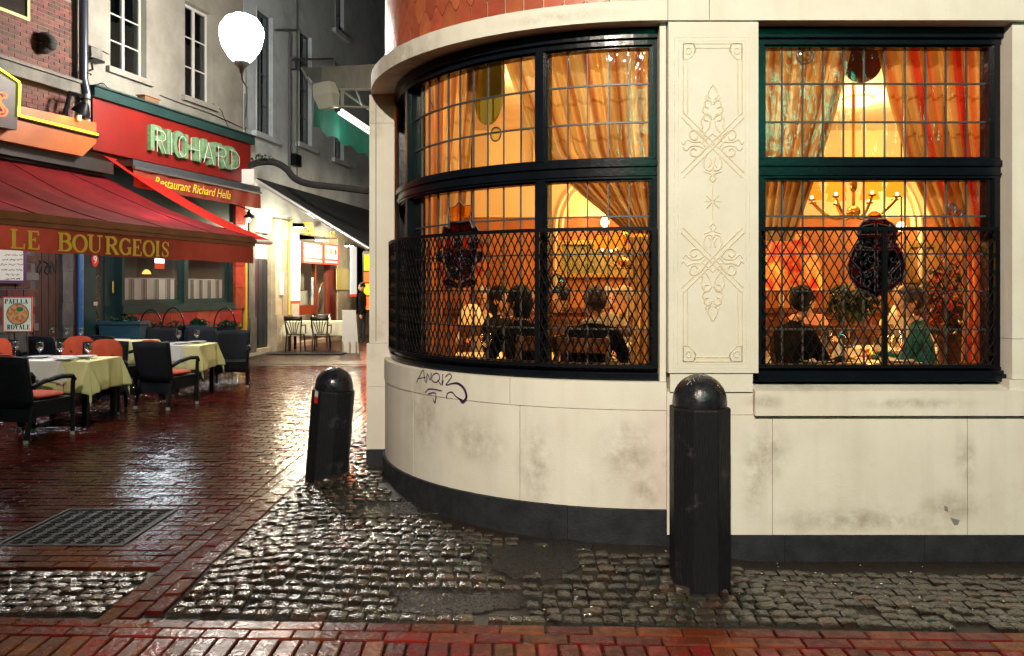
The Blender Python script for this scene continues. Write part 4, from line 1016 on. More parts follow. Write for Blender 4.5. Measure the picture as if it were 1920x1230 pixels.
def person(var, x, y, rz, topm, legm, hair, label, long=False, collar=None, z0=.29):
    src, J, Mh = VAR[var]; me = src.copy(); me.materials.clear()
    for m in (topm, skin, legm, shoe): me.materials.append(m)
    hands = [Vector(J['pm'+k][0]) for k in 'rl']; idx = []
    for p in me.polygons:
        c = p.center; i = 0
        if c.z > 1.075 or (c.z > 1.045 and c.y > .04 and abs(c.x) < .05): i = 1
        elif min((c-h).length for h in hands) < .105 and min((c-Vector(J['wr'+k][0])).dot((h-Vector(J['wr'+k][0])).normalized()) for k, h in zip('rl', hands) if (c-h).length < .105) > -.004: i = 1
        elif c.z < .09 or (c.z < .075): i = 3
        elif c.z < .60 and (c.y > .14 or c.z < .43) and not (c.z > .56 and c.y > .2): i = 2
        idx.append(i)
    me.polygons.foreach_set('material_index', idx)
    t = thing('person', label, 'person', (x, y, z0), rz)
    link('body', me, t)
    b = MB(); r = random.Random(hash(label) % 999)
    q, fs = ellip_data((0, -.014, .048), (.083, .103, .103), 26, 18)
    keep = []
    def hz(p): return p.z > .048+ (.035 if p.y > .05 else (-.02 if p.y > -.01 else (-.17 if long else -.085)))
    for p in range(len(q)):
        n_ = noise.noise(q[p]*22)*.009+noise.noise(q[p]*60)*.004; q[p] = q[p]+(q[p]-Vector((0, -.014, .048))).normalized()*n_
        if long and q[p].z < .03 and q[p].y < .02: q[p].z -= .10*(.03-q[p].z)/.08; q[p].y -= .01
    fs = [f for f in fs if sum(q[i].z for i in f)/len(f) > (.085 if sum(q[i].y for i in f)/len(f) > .055 else (.012 if sum(q[i].y for i in f)/len(f) > -.005 else -9))]
    b.poly([Mh @ p for p in q], fs); o = b.build('hair', hairc[hair], t, smooth=True); so = o.modifiers.new('s', 'SOLIDIFY'); so.thickness = .008; so.offset = -1
    for s in (1, -1): MB().ellip((.028*s, .083, .022), (.0105, .006, .007), 8, 6, Mh).build('eye', eyew, t, smooth=True)
    MB().ellip((0, .089, -.043), (.021, .006, .005), 10, 5, Mh).build('mouth', lipm, t, smooth=True)
    if collar:
        lean = Mh.translation.y-.02; b = MB()
        b.tube([(.062*math.cos(a)*1.1, lean*.62+.01+.070*math.sin(a), 1.058+.02*math.sin(-a)) for a in [2*math.pi*k/16 for k in range(16)]], .020, 6, closed=True); b.build('collar', collar, t, smooth=True)
    return t
blk = mat('black_jacket', (.004, .004, .005), .9, spec=.1); dgr = mat('dark_trousers', (.015, .015, .02), .8); whs = mat('cream_shirt', (.7, .62, .48), .8); pnk = mat('pink_blouse', (.62, .28, .18), .8)
gsh = mat('grey_checked_shirt', (.28, .28, .24), .8); teal = mat('teal_jumper', (.01, .12, .13), .8); mar = mat('maroon_top', (.16, .02, .02), .8)
ch_in = []
def inchair(x, y, rz, label):
    t = thing('dining_chair', label, 'chair', (x, y, .32), rz, 'dark wooden dining chairs inside')
    b = MB(); b.box(-.22, .22, -.2, .22, .41, .45); b.build('seat', woodp, t)
    for sx in (1, -1):
        for sy in (1, -1): MB().tube([(sx*.19, sy*.18, 0), (sx*.19, sy*.18, .41)], .018, 6).build('leg', woodp, t)
    b = MB()
    for sx in (1, -1): b.tube([(sx*.19, -.2, .42), (sx*.18, -.27, .95)], .018, 6)
    b.box(-.2, .2, -.285, -.255, .84, .94); b.box(-.2, .2, -.265, -.24, .6, .66); b.build('backrest', woodp, t)
def diner(var, px, Y, rz, *a, **k):
    x = (px-HX)/FPX*Y; person(var, x, Y, rz, *a, **k); inchair(x, Y, rz, 'wooden chair under the '+' '.join(a[3].replace(' seated','').replace(' haired','').replace('bay window','bay').split()[:11]))
diner('b', 1108, 5.72, R_(-20), blk, dgr, 'brown', 'brown haired diner in black jacket with white collar, back to the bay window', collar=whs)
diner('c', 1052, 7.25, R_(165), gsh, dgr, 'dark', 'dark haired diner in a grey shirt seated facing the bay window')
diner('b', 985, 5.95, R_(25), blk, dgr, 'dark', 'dark long haired diner in black seated left of the bay window post', long=True)
diner('a', 935, 7.2, R_(-120), blk, dgr, 'dark', 'dark dressed diner seated sideways behind the crest', long=True)
diner('c', 1172, 7.0, R_(150), pnk, dgr, 'fair', 'fair haired diner in a pink top seated near the curtain', long=True)
diner('b', 1478, 5.9, R_(-75), blk, dgr, 'dark', 'dark dressed diner at the left edge of the right window')
diner('c', 1568, 7.1, R_(175), blk, dgr, 'dark', 'dark haired diner in black seated beyond the white table')
diner('a', 1690, 7.9, R_(180), whs, dgr, 'fair', 'fair haired diner in a cream shirt seated under the small lamp')
diner('b', 1738, 6.0, R_(60), teal, dgr, 'brown', 'diner in a teal jumper seated at the right of the white table')

diner('a', 905, 8.3, R_(175), whs, dgr, 'grey', 'grey haired diner in a cream shirt at the back, left of the bay post')
diner('c', 1010, 8.4, R_(190), mar, dgr, 'fair', 'fair haired diner in maroon at the back of the bay window')
diner('a', 1140, 8.5, R_(170), gsh, dgr, 'grey', 'grey haired diner by the green picture at the back wall')
diner('a', 1515, 8.4, R_(185), pnk, dgr, 'brown', 'brown haired diner in pink under the red lamp at the back')
diner('c', 1625, 7.2, R_(150), mar, dgr, 'dark', 'dark haired diner in maroon beside the bushy plant')
diner('a', 1835, 7.6, R_(170), whs, dgr, 'dark', 'dark haired diner in a cream shirt right of the bouquet')
int_table(.9, 1.7, 7.4, 8.0, 'table near the back wall behind the two diners', 12)
int_table(4.0, 4.9, 6.0, 6.7, 'table right of the bouquet behind the right window', 13)
def candle(x, y, label):  # candles are additions that bring light to the tables
    t = thing('added_table_candle', label, 'candle', (x, y, 1.063), world=True, group='candles added to light the dining tables')
    MB().lathe([(.03, 0), (.035, .01), (.034, .07), (.030, .07)], 12, c=(x, y, 1.063)).build('holder', MT['amber_glass'], t, smooth=True)
    MB().lathe([(.0, .02), (.012, .04), (.008, .06), (.0, .085)], 8, c=(x, y, 1.063)).build('flame', emis('flame%d' % int(x*100), (1, .55, .12), 22), t, smooth=True)
    lamp('lamp_light', (x, y, 1.22), 3.5, (1, .55, .2), .03, t)
candle(.9, 6.6, 'candle added for light between the two diners of the bay window'); candle(-.05, 6.5, 'candle added for light on the table behind the crest'); candle(2.75, 6.1, 'candle added for light on the table behind the shield'); candle(3.5, 7.2, 'candle added for light on the table further back behind the right window')
for x, y, lab in ((2.2, 5.75, 'plate at the left of the table behind the right window'), (2.8, 5.8, 'plate at the right of the table behind the right window'), (.1, 6.2, 'plate on the table behind the crest')): plate(x, y, 1.063, lab, .12)
for x, y, lab in ((2.45, 6.2, 'tall wine glass behind the shield'), (2.95, 6.1, 'tall wine glass right of the shield'), (3.3, 7.0, 'tall wine glass on the further table'), (3.6, 7.1, 'second tall wine glass on the further table'), (4.2, 6.1, 'wine glass near the right jamb'), (.55, 6.4, 'wine glass beside the candle')): goblet(x, y, 1.063, lab, 1.15, 'wine glasses inside the restaurant')
napkin(3.7, 7.3, 1.063, 'white napkin cone on the further table', nap); napkin(4.4, 6.3, 1.063, 'white napkin cone near the right jamb', nap); napkin(.2, 6.6, 1.063, 'white napkin cone behind the crest', nap)
# ================================================================ LEFT SIDE OF THE ALLEY
FA = Flat((-6.4, 19.0), (.259, .966), (.966, -.259))     # facade of the two restaurants, a < 0 towards the camera
FBF = Flat((-6.4, 19.0), (.159, .987), (.987, -.159))    # further facade, a > 0 away from the camera
FW = Flat((-4.55, 14.0), (.259, .966), (.966, -.259))    # front edge of the red awning
stucco = mat('grey_stucco', (.24, .225, .195), .8, (.15, .14, .12), 1.1, bump=.25, bsc=30, wear=((.13, .12, .11), 1.3, .55, .78, .7))
stucco2 = mat('blue_grey_stucco', (.40, .45, .48), .8, (.31, .35, .38), .9, bump=.25, bsc=25, wear=((.10, .11, .12), 1.1, .52, .75, .6))
redb = mat('red_sign_board', (.21, .008, .005), .45, (.16, .007, .005), 1.5, bump=.05, bsc=20, wear=((.62, .16, .09), 2.6, .66, .75, .35))
dkgreen = mat('dark_green_paint', (.012, .035, .035), .3, (.02, .05, .048), 4)
winglass = glass('dark_window_glass', (.55, .6, .62), .10, .7, .03, .1, 5)
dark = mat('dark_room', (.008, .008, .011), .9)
pale = mat('pale_window_frame', (.42, .41, .38), .5)
mort = mat('mortar', (.17, .145, .12), .9)
obrick = mat('old_wall_brick', (.12, .03, .018), .75, (.05, .018, .013), 10, vary=.4, bump=.4, bsc=50)
woodbr = mat('brown_boards', (.085, .035, .02), .55, (.045, .02, .012), 7, stretch=(6, 6, .5))
oldst = mat('old_grey_stone', (.14, .13, .11), .75, (.07, .065, .06), 3, bump=.5, bsc=18)
def wallh(F, a0, a1, z0, z1, holes, o0, o1, m, name, parent):
    A = sorted({a0, a1, *[h for q in holes for h in q[:2]]}); Z = sorted({z0, z1, *[h for q in holes for h in q[2:4]]}); b = MB()
    A = [a for a in A if a0 <= a <= a1]; Z = [z for z in Z if z0 <= z <= z1]
    for i in range(len(A)-1):
        for j in range(len(Z)-1):
            ca_, cz2 = (A[i]+A[i+1])/2, (Z[j]+Z[j+1])/2
            if not any(h[0] < ca_ < h[1] and h[2] < cz2 < h[3] for h in holes): b.fb(F, A[i], A[i+1], Z[j], Z[j+1], o0, o1)
    return b.build(name, m, parent)
def qpx(b, F, pts, o0, o1): return b.prism(F, [F.px(x, y, o1) for x, y in pts], o0, o1)
def win(F, a0, a1, z0, z1, par, fm=pale, gm=winglass, cols=2, rows=3, o=-.16, fw_=.05, dark_o=-.32, mull=.06):
    b = MB(); b.fb(F, a0, a1, z0, z0+fw_, o-.03, o+.02); b.fb(F, a0, a1, z1-fw_, z1, o-.03, o+.02)
    b.fb(F, a0, a0+fw_, z0+fw_, z1-fw_, o-.03, o+.02); b.fb(F, a1-fw_, a1, z0+fw_, z1-fw_, o-.03, o+.02)
    w = b.build('window', fm, par)
    cw_ = (a1-a0-2*fw_-(cols-1)*mull)/cols
    for i in range(cols):
        u = a0+fw_+i*(cw_+mull)
        if i: MB().fb(F, u-mull, u, z0+fw_, z1-fw_, o-.025, o+.03).build('mullion', fm, w)
        rh = (z1-z0-2*fw_)/rows
        for j in range(rows):
            zz = z0+fw_+j*rh
            if j: MB().fb(F, u, u+cw_, zz-.012, zz+.012, o-.015, o+.012).build('glazing_bar', fm, w)
            MB().fb(F, u+.001, u+cw_-.001, zz+.013, zz+rh-.013, o-.006, o).build('pane', gm, w)
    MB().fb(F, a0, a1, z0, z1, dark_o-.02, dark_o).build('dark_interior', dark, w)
    return w
A_ = FA.a
aL = A_(157)        # left end of the red restaurant
# ---- restaurant with the red sign
rb = thing('red_fronted_restaurant', 'grey rendered building with red shopfront and green letter sign', 'building', tuple(FA.P(-2, 0)), world=True)
w1 = (A_(207), A_(275), FA.px(240, 137)[1], 7.9); w2 = (A_(347), A_(398), FA.px(372, 188)[1], FA.px(350, 2)[1])
w3 = (A_(232), A_(346), 1.28, 3.0); w4 = (A_(352), A_(433), 1.28, 3.0); dr = (A_(180), A_(229), .12, 3.0)
wallh(FA, aL, -.02, 3.9, 10.5, [w1, w2], -.3, 0, stucco, 'wall', rb)
wallh(FA, aL, -.02, -.1, 3.9, [w3, w4, dr], -.3, 0, dkgreen, 'shopfront_wall', rb)
win(FA, *w1, rb, cols=2, rows=4); win(FA, *w2, rb, cols=2, rows=3)
for w_ in (w1, w2):
    MB().fb(FA, w_[0]-.12, w_[1]+.12, w_[2]-.12, w_[2]-.01, .001, .09).build('window_ledge', stucco, rb)
    MB().fb(FA, w_[0]-.05, w_[1]+.3, w_[2]-.62, w_[2]-.52, .001, .035).build('string_course', stucco, rb)
MB().fb(FA, aL, -.02, 4.08, 5.02, .001, .20).build('sign_board', redb, rb)
b = MB(); b.fb(FA, aL-.03, .05, 5.02, 5.20, .001, .27); b.fb(FA, aL-.03, .05, 5.20, 5.23, .001, .31); b.build('sign_cornice', dkgreen, rb)
# letters RICHARD: green channel letters with bare tubes in front
SAN = {'R': ([[(.12, 0), (.12, 1)], [(.12, .92), (.62, .92), (.84, .80), (.84, .62), (.62, .50), (.12, .50)], [(.48, .50), (.88, 0)]], .2), 'I': ([[(.5, 0), (.5, 1)]], .2),
       'C': ([[(.88, .80), (.70, .93), (.45, .95), (.22, .82), (.12, .5), (.22, .18), (.45, .05), (.70, .07), (.88, .20)]], .2), 'H': ([[(.12, 0), (.12, 1)], [(.88, 0), (.88, 1)], [(.12, .5), (.88, .5)]], .2),
       'A': ([[(.05, 0), (.5, 1)], [(.5, 1), (.95, 0)], [(.22, .3), (.78, .3)]], .2), 'D': ([[(.12, 0), (.12, 1)], [(.12, .92), (.5, .92), (.82, .75), (.88, .5), (.82, .25), (.5, .08), (.12, .08)]], .2)}
gl_ = mat('green_letter_metal', (.17, .30, .16), .5, (.10, .2, .1), 12); tube_ = mat('faint_glow_neon_tube', (.75, .62, .6), .2, emit=(1, .7, .7), es=.05)  # a faint glow is painted into the sign tubes
spans = [('R', 284, 310), ('I', 312, 324), ('C', 327, 347), ('H', 348, 373), ('A', 373, 398), ('R', 400, 423), ('D', 425, 448)]
for ch, x0, x1 in spans:
    a0, a1 = FA.a(x0, .3), FA.a(x1, .3); z0, z1 = 4.30, 4.80; h = z1-z0; b = MB()
    for k, st in enumerate(SAN[ch][0]): b.ribbon(FA, [(a0+(a1-a0)*x, z0+h*z) for x, z in st], .105, .201, .09+.003*k)
    L = b.build('sign_letter', gl_, rb); b = MB()
    for st in SAN[ch][0]:
        b.tube([FA.P(a0+(a1-a0)*(x*.85+.22), z0-.01+h*z*.92, .33) for x, z in st], .006, 5)
    b.build('neon_tube', tube_, L, smooth=True)
# shopfront
MB().fb(FA, A_(232)-.1, A_(437), 1.12, 1.27, .001, .08).build('window_ledge', dkgreen, rb)
rtile = mat('red_glazed_tile', (.45, .05, .03), .18, (.30, .03, .02), 6, vary=.2)
a = A_(232)
while a < A_(455)-.1:
    MB().fb(FA, a+.004, min(a+.42, A_(457))-.004, .80, 1.115, .002, .06).build('glazed_tile', rtile, rb); MB().fb(FA, a+.004, min(a+.42, A_(457))-.004, .12, .79, .002, .05).build('glazed_tile', rtile, rb); a += .42
for j in range(5): MB().fb(FA, A_(437), A_(455), 1.13+.5*j, 1.62+.5*j, .002, .07).build('glazed_tile', rtile, rb)
MB().fb(FA, A_(455)+.01, A_(459), .3, 3.4, .002, .075).build('yellow_trim', mat('yellow_paint', (.62, .42, .04), .4), rb)
mos = mat('yellow_mosaic', (.55, .36, .04), .4, (.06, .04, .02), 40, ramp=(.45, .55)); qpx(MB(), FA, [(445, 640), (452, 604), (456, 620), (457, 665), (445, 668)], .062, .082).build('yellow_mosaic', mos, rb)
lacem = curtmat('lace', [(.9, .86, .78), (.85, .8, .72), (.8, .76, .68), (.16, .15, .14)], 22)
for q in (w3, w4):
    w = win(FA, q[0], q[1], q[2], q[3], rb, fm=dkgreen, gm=panecl, cols=1, rows=1, fw_=.10, o=-.08, dark_o=-1.2)
    b = MB(); pts = []; nu = 90
    for i in range(nu):
        for j in range(2): pts.append(FA.P(q[0]+.12+(q[1]-q[0]-.24)*i/(nu-1), 1.37+.42*j, -.16+.03*math.sin(i*1.25)))
    b.quadgrid(pts, nu, 2); b.t = [i/(nu-1) for i in range(nu) for _ in range(2)]; b.build('cafe_curtain', lacem, w, smooth=True, tint=True)
    b = MB(); b.tube([FA.P(q[0]+.1, 1.80, -.16), FA.P(q[1]-.1, 1.80, -.16)], .012, 6); b.build('curtain_rail', pale, w)
    for k in range(2):   # side walls of the recess so the interior is closed
        e = q[k]; MB().fb(FA, e-(.02 if k == 0 else 0), e+(.02 if k else 0), q[2], q[3], -1.2, -.3).build('reveal', dark, w)
    MB().fb(FA, q[0], q[1], q[2]-.02, q[2], -1.2, -.3).build('reveal', dark, w); MB().fb(FA, q[0], q[1], q[3], q[3]+.02, -1.2, -.3).build('reveal', dark, w)
a_, z_ = FA.px(275, 511, -.6); t = thing('pendant_lamp', 'small orange pendant lamp seen through the left cafe window', 'lamp', tuple(FA.P(a_, z_, -.6)), world=True)
MB().lathe([(.09, -.03), (.07, .02), (.03, .06)], 12, c=tuple(FA.P(a_, z_, -.6))).build('shade', emis('amber_glow', (1, .4, .08), 3), t); MB().tube([FA.P(a_, z_+.05, -.6), FA.P(a_, 3.0, -.6)], .006, 5).build('cord', iron, t)
a_, z_ = FA.px(312, 494, -.5); t = thing('red_striplight', 'white strip light with red lower edge glowing in the left cafe window', 'lamp', tuple(FA.P(a_, z_, -.5)), world=True)
MB().fb(FA, a_-.3, a_+.25, z_, z_+.10, -.55, -.5).build('tube', emis('white_strip', (1, .95, .9), 2.5), t); MB().fb(FA, a_-.3, a_+.25, z_-.12, z_-.001, -.55, -.5).build('red_edge', emis('red_strip', (1, .12, .04), .7), t)
# door
d_ = MB().fb(FA, dr[0], dr[1], dr[2], dr[3], -.22, -.17).build('door', dkgreen, rb)
MB().fb(FA, dr[0]+.12, (dr[0]+dr[1])/2-.03, .5, 2.9, -.169, -.160).build('door_pane', winglass, d_); MB().fb(FA, (dr[0]+dr[1])/2+.05, dr[1]-.08, .5, 2.9, -.169, -.150).build('door_panel', dkgreen, d_)
b = MB(); m_ = (dr[0]+dr[1])/2
for k in range(9): b.tube([FA.P(dr[0]+.12+(m_-dr[0]-.15)*u, .6+.27*k+.16*math.sin(u*math.pi*.9), -.150) for u in [i/7 for i in range(8)]], .006, 4)
b.build('lattice', mat('grey_metal', (.10, .10, .11), .4), d_)
h0 = FA.a(212, -.1); MB().tube([FA.P(h0, FA.px(212, 527, -.1)[1], -.13), FA.P(h0, FA.px(212, 528, -.1)[1], -.10), FA.P(h0, FA.px(212, 549, -.1)[1], -.10), FA.P(h0, FA.px(212, 550, -.1)[1], -.13)], .016, 6).build('door_handle', mat('brass_handle', (.6, .42, .1), .25, metal=.8), d_)
wf = bpy.data.curves.new('t', 'FONT')
def text(body, F, a, z, o, size, m, name, parent=None, shear=0, align='CENTER', xs=1.0, ext=.002, bold=0):
    c = bpy.data.curves.new('txt', 'FONT'); c.body = body; c.size = size; c.shear = shear; c.align_x = align; c.align_y = 'CENTER'; c.offset = bold; c.resolution_u = 3
    ob = bpy.data.objects.new('txt', c); COL.objects.link(ob); dg_ = bpy.context.evaluated_depsgraph_get()
    me = bpy.data.meshes.new_from_object(ob.evaluated_get(dg_)); bpy.data.objects.remove(ob)
    bm = bmesh.new(); bm.from_mesh(me)
    r = bmesh.ops.extrude_face_region(bm, geom=bm.faces[:]); 
    for v in [g_ for g_ in r['geom'] if isinstance(g_, bmesh.types.BMVert)]: v.co.z += ext
    for v in bm.verts: v.co = F.P(a+v.co.x*xs, z+v.co.y, o+v.co.z)
    bmesh.ops.recalc_face_normals(bm, faces=bm.faces); bm.to_mesh(me); bm.free(); me.name = name; me.materials.clear(); me.materials.append(m)
    return link(name, me, parent)
whitep = mat('white_plate', (.75, .72, .68), .4); signred = mat('sign_red', (.65, .03, .02), .4)
a_, z_ = FA.px(179, 488, .03); nb = MB().prism(FA, [(a_+.085*math.cos(t), z_+.12*math.sin(t)) for t in [k*.45 for k in range(14)]], .005, .025); nb.build('house_number', signred, rb)
text('9', FA, a_, z_, .026, .19, whitep, 'number_digit', rb, bold=.005)
MB().fb(FA, A_(177)-.03, A_(180)+.02, FA.px(178, 573)[1], FA.px(178, 566)[1], .004, .02).build('door_bell', mat('peach', (.6, .35, .25), .5), rb)
# small awning with script lettering
F5 = Flat(tuple((Vector((-6.4, 19))+Vector((.966, -.259)).normalized()*.55)), (.259, .966), (.966, -.259))
sa = thing('short_awning', 'short red awning with yellow script lettering and grey box', 'awning', tuple(F5.P(-2, 3.6)), world=True)
awr = mat('red_awning_cloth', (.21, .008, .012), .75, (.14, .005, .009), 2.5, transl=.3, streak=((.08, .003, .006), .6), spec=.2); awo = mat('rust_red_valance', (.33, .04, .018), .75, (.25, .03, .015), 4, transl=.2)
a0 = F5.a(248); a1 = F5.a(487)
b = MB(); b.fb(F5, a0, a1, 3.86, 3.98, -.5, .02); b.build('awning_box', mat('grey_aluminium', (.12, .13, .15), .3, metal=.6), sa)
b = MB(); b.tube([F5.P(a0, 3.83, .03), F5.P(a1, 3.83, .03)], .035, 8); b.build('roller', mat('steel_roller', (.3, .31, .33), .25, metal=.8), sa, smooth=True)
b = MB(); n = 50
pts = [F5.P(a0+(a1-a0)*i/(n-1), 3.80-.33*j/4, .02+.012*math.sin(i*.9+j*.4)) for i in range(n) for j in range(5)]
b.quadgrid(pts, n, 5); b.build('valance', awo, sa, smooth=True)
yel = mat('yellow_lettering', (.82, .58, .05), .5)
ac = (F5.a(287)+F5.a(430))/2; tw = F5.a(430)-F5.a(287)
t_ = text('Restaurant Richard Hella', F5, 0, 0, 0, .26, yel, 'lettering', sa, shear=.35, xs=1)
ws = [v.co for v in t_.data.vertices]
amin = min((v.xy-F5.O).dot(F5.U) for v in ws); amax = max((v.xy-F5.O).dot(F5.U) for v in ws)
for v in t_.data.vertices:
    a = (v.co.xy-F5.O).dot(F5.U); o = (v.co.xy-F5.O).dot(F5.N); v.co = F5.P(ac-tw/2+(a-amin)/(amax-amin)*tw, v.co.z+3.64, o+.035)
# bright red side of the neighbouring awning
ra = thing('bright_red_awning', 'narrow bright red awning strip with white end bar next to the big awning', 'awning', tuple(FW.P(0, 2.4)), world=True)
s1 = FA.px(182, 287, .1); b = MB(); n = 14; pts = []
P0, P1 = FA.P(A_(183), 4.05, .1), FA.P(A_(232), 4.0, .1); Q0, Q1 = at(468, 449, 14.2), at(508, 451, 15.6)
for i in range(n):
    for j in range(4):
        u, v = i/(n-1), j/3; p = P0.lerp(Q0, u).lerp(P1.lerp(Q1, u), v); p.z -= .10*math.sin(u*math.pi); pts.append(p)
b.quadgrid(pts, n, 4); b.build('canopy', mat('bright_red_cloth', (.75, .02, .01), .7, transl=.55, emit=None), ra, smooth=True)
MB().tube([Q0+Vector((0, 0, -.04)), Q1+Vector((0, 0, -.04))], .045, 8).build('front_bar', mat('white_bar', (.6, .7, .62), .4), ra)
# ---- the brick building on the left
bbn = thing('brick_building', 'old brick building with stone ledge, orange fascia and yellow neon', 'building', tuple(FA.P(aL-2, 0)), world=True)
aB = A_(-60); aE = aL-.02
MB().fb(FA, -16, aE, 3.7, 10, -.3, 0).build('wall', mort, bbn)
hb, lb = .075, .225; z = FA.px(60, 262)[1]; row = 0
while z < 6.55:
    a = A_(-8)-(row % 2)*lb/2
    while a < A_(136):
        z1_ = z+hb-.012; e = min(a+lb-.012, A_(136))
        if not (4.98 < z+.03 < 5.24) and e-a > .05: 
            MB().fb(FA, a, e, z, z1_, .0, .012+rnd.uniform(-.003, .003)).build('wall_brick', obrick, bbn)
        a += lb
    z += hb; row += 1
MB().fb(FA, -16, A_(137), 5.0, 5.2, .001, .16).build('stone_ledge', oldst, bbn); MB().fb(FA, -16, A_(137), 5.2, 5.25, .001, .2).build('stone_ledge', oldst, bbn)
b = MB(); c = FA.P(A_(75), FA.px(75, 82)[1], .15)
for k in range(9): b.ellip(c+Vector((.06*math.cos(k*1.7), 0, .10*math.sin(k*2.3))), (.12, .10, .09), 9, 6)
b.build('stone_corbel', mat('sooty_stone', (.03, .028, .028), .85), bbn, smooth=True)
wn_ = win(FA, -13, A_(52), FA.px(40, 36)[1], 8, bbn, fm=mat('yellowed_frame', (.5, .42, .12), .5), cols=1, rows=1, o=.03, dark_o=.01)
orf = mat('orange_fascia', (.40, .11, .025), .4, (.32, .08, .02), 2, bump=.05, bsc=10, wear=((.25, .10, .05), 3, .55, .75, .5))
MB().prism(FA, [FA.px(x, y, .45) for x, y in ((-60, 178), (34, 198), (181, 230), (181, 268), (155, 293), (-60, 250))], .02, .45).build('orange_fascia', orf, bbn)
nY = emis('yellow_neon', (1, .62, .02), 9); nG = emis('green_yellow_neon', (.85, 1, .05), 5); nR = emis('red_neon', (1, .07, .02), 8)
def pxl(F, pts, o): return [F.P(*F.px(x, y, o), o) for x, y in pts]
b = MB(); b.tube(pxl(FA, [(36, 216), (110, 234), (184, 252)], .50), .016, 8); b.build('neon_tube', nY, bbn)
MB().tube(pxl(FA, [(36, 221), (184, 257)], .47), .02, 6).build('neon_rail', iron, bbn)
sg = thing('projecting_sign', 'dark sign box with red neon letter and yellow neon outline at the left edge', 'sign', tuple(FA.P(A_(10), 4.4, .6)), world=True)
MB().prism(FA, [FA.px(x, y, .62) for x, y in ((-60, 90), (0, 132), (34, 156), (32, 244), (-60, 226))], .46, .62).build('sign_box', mat('dark_maroon_box', (.03, .006, .008), .5), sg)
b = MB(); b.tube(pxl(FA, [(-60, 84), (0, 129), (37, 154), (38, 160), (36, 216)], .65), .014, 8); b.build('neon_outline', nG, sg, smooth=True)
b = MB(); b.tube(pxl(FA, sm([(-14, 176), (4, 173), (13, 177), (12, 183), (4, 184), (1, 190), (8, 200), (14, 208), (10, 216), (0, 217), (-14, 215)]), .66), .010, 6); b.tube(pxl(FA, sm([(-10, 182), (2, 180), (-2, 190), (5, 202), (7, 209), (0, 211), (-12, 209)]), .66), .009, 6); b.build('neon_letter', nR, sg, smooth=True)
lamp('neon_light', FA.P(A_(100), 4.5, .7), 6, (1, .55, .05), .05, bbn)
# drainpipe, floodlight and clutter at the party wall
dpipe = thing('drainpipe', 'thick dark drainpipe ending in a paler section between the two buildings', 'pipe', tuple(FA.P(A_(147), 4, .2)), world=True)
MB().tube([FA.P(A_(143), 10, .16), FA.P(A_(143), 5.3, .16), FA.P(A_(147), 5.05, .18)], .075, 12).build('upper_pipe', mat('blue_black_pipe', (.02, .025, .04), .35), dpipe, smooth=True)
MB().tube([FA.P(A_(148), 5.1, .17), FA.P(A_(148), 4.25, .17)], .06, 12).build('lower_pipe', mat('grey_pipe', (.25, .24, .22), .5), dpipe, smooth=True)
b = MB(); 
for z in (4.95, 4.62, 5.4, 5.75): b.tube([FA.P(A_(147)+.085*math.cos(t), z, .17+.085*math.sin(t)) for t in [k*.6 for k in range(11)]], .010, 5)
b.build('pipe_collar', iron, dpipe)
fl_ = thing('floodlight', 'black floodlights on the orange fascia beside the drainpipe', 'lamp', tuple(FA.P(A_(120), 4.55, .3)), world=True)
c = FA.P(A_(125), 4.72, .34); 
MB().lathe([(.05, .12), (.10, .04), (.15, -.06), (.16, -.1)], 14, M=Matrix.Translation(c) @ Matrix.Rotation(R_(25), 4, 'Y')).build('lamp_head', iron, fl_, smooth=True)
b = MB(); b.tube([FA.P(A_(92), 4.5, .3), FA.P(A_(104), 4.95, .3), FA.P(A_(128), 4.95, .3)], .03, 6); b.tube([FA.P(A_(104), 4.5, .2), FA.P(A_(112), 4.9, .2)], .03, 6); b.tube([FA.P(A_(96), 4.47, .3), FA.P(A_(142), 4.40, .3)], .03, 6); b.build('bracket', iron, fl_)
MB().fb(FA, A_(101), A_(108), 4.46, 4.54, .46, .5).build('junction_box', whitep, fl_)
jb = thing('junction_box', 'grey cable box with black bracket on the stucco wall beside the drainpipe', 'box', tuple(FA.P(A_(170), 5.7)), world=True)
MB().fb(FA, A_(161), A_(182), FA.px(170, 112)[1], FA.px(170, 91)[1], .001, .12).build('case', oldst, jb)
b = MB(); b.fb(FA, A_(158), A_(180), FA.px(170, 117)[1], FA.px(170, 113)[1], .001, .2); b.tube(pxl(FA, [(172, 118), (174, 130), (164, 133), (156, 136)], .12), .02, 5); b.tube(pxl(FA, [(163, 117), (160, 130), (153, 140)], .1), .015, 5); b.build('bracket', iron, jb)
cab = thing('cables', 'thin black cables and coiled wire along the grey wall above the red sign', 'cable', tuple(FA.P(A_(200), 5.3)), world=True)
b = MB()
for ln in ([(160, 82), (185, 92), (205, 102)], [(182, 162), (188, 156), (196, 158), (202, 168), (196, 172), (188, 168)], [(186, 160), (196, 163), (206, 166), (207, 172)], [(222, 176), (224, 172), (236, 178), (246, 184), (240, 186), (226, 180)], [(398, 194), (414, 206), (420, 220), (432, 246)], [(300, 178), (330, 190), (400, 215), (455, 240)], [(461, 118), (462, 180), (461, 262), (463, 285)]):
    b.tube(pxl(FA, sm(ln), .03), .007, 4)
b.build('wire', iron, cab, smooth=True)
nest = thing('brown_planter', 'brown shallow planter standing on the sign cornice', 'planter', tuple(FA.P(A_(264), 5.24, .2)), world=True)
MB().fb(FA, A_(250), A_(277), 5.235, 5.33, .10, .27).build('box', mat('rusty_brown', (.16, .08, .04), .8), nest); MB().fb(FA, A_(250)-.03, A_(277)+.03, 5.331, 5.35, .08, .29).build('rim', mat('rusty_rim', (.2, .1, .05), .8), nest)
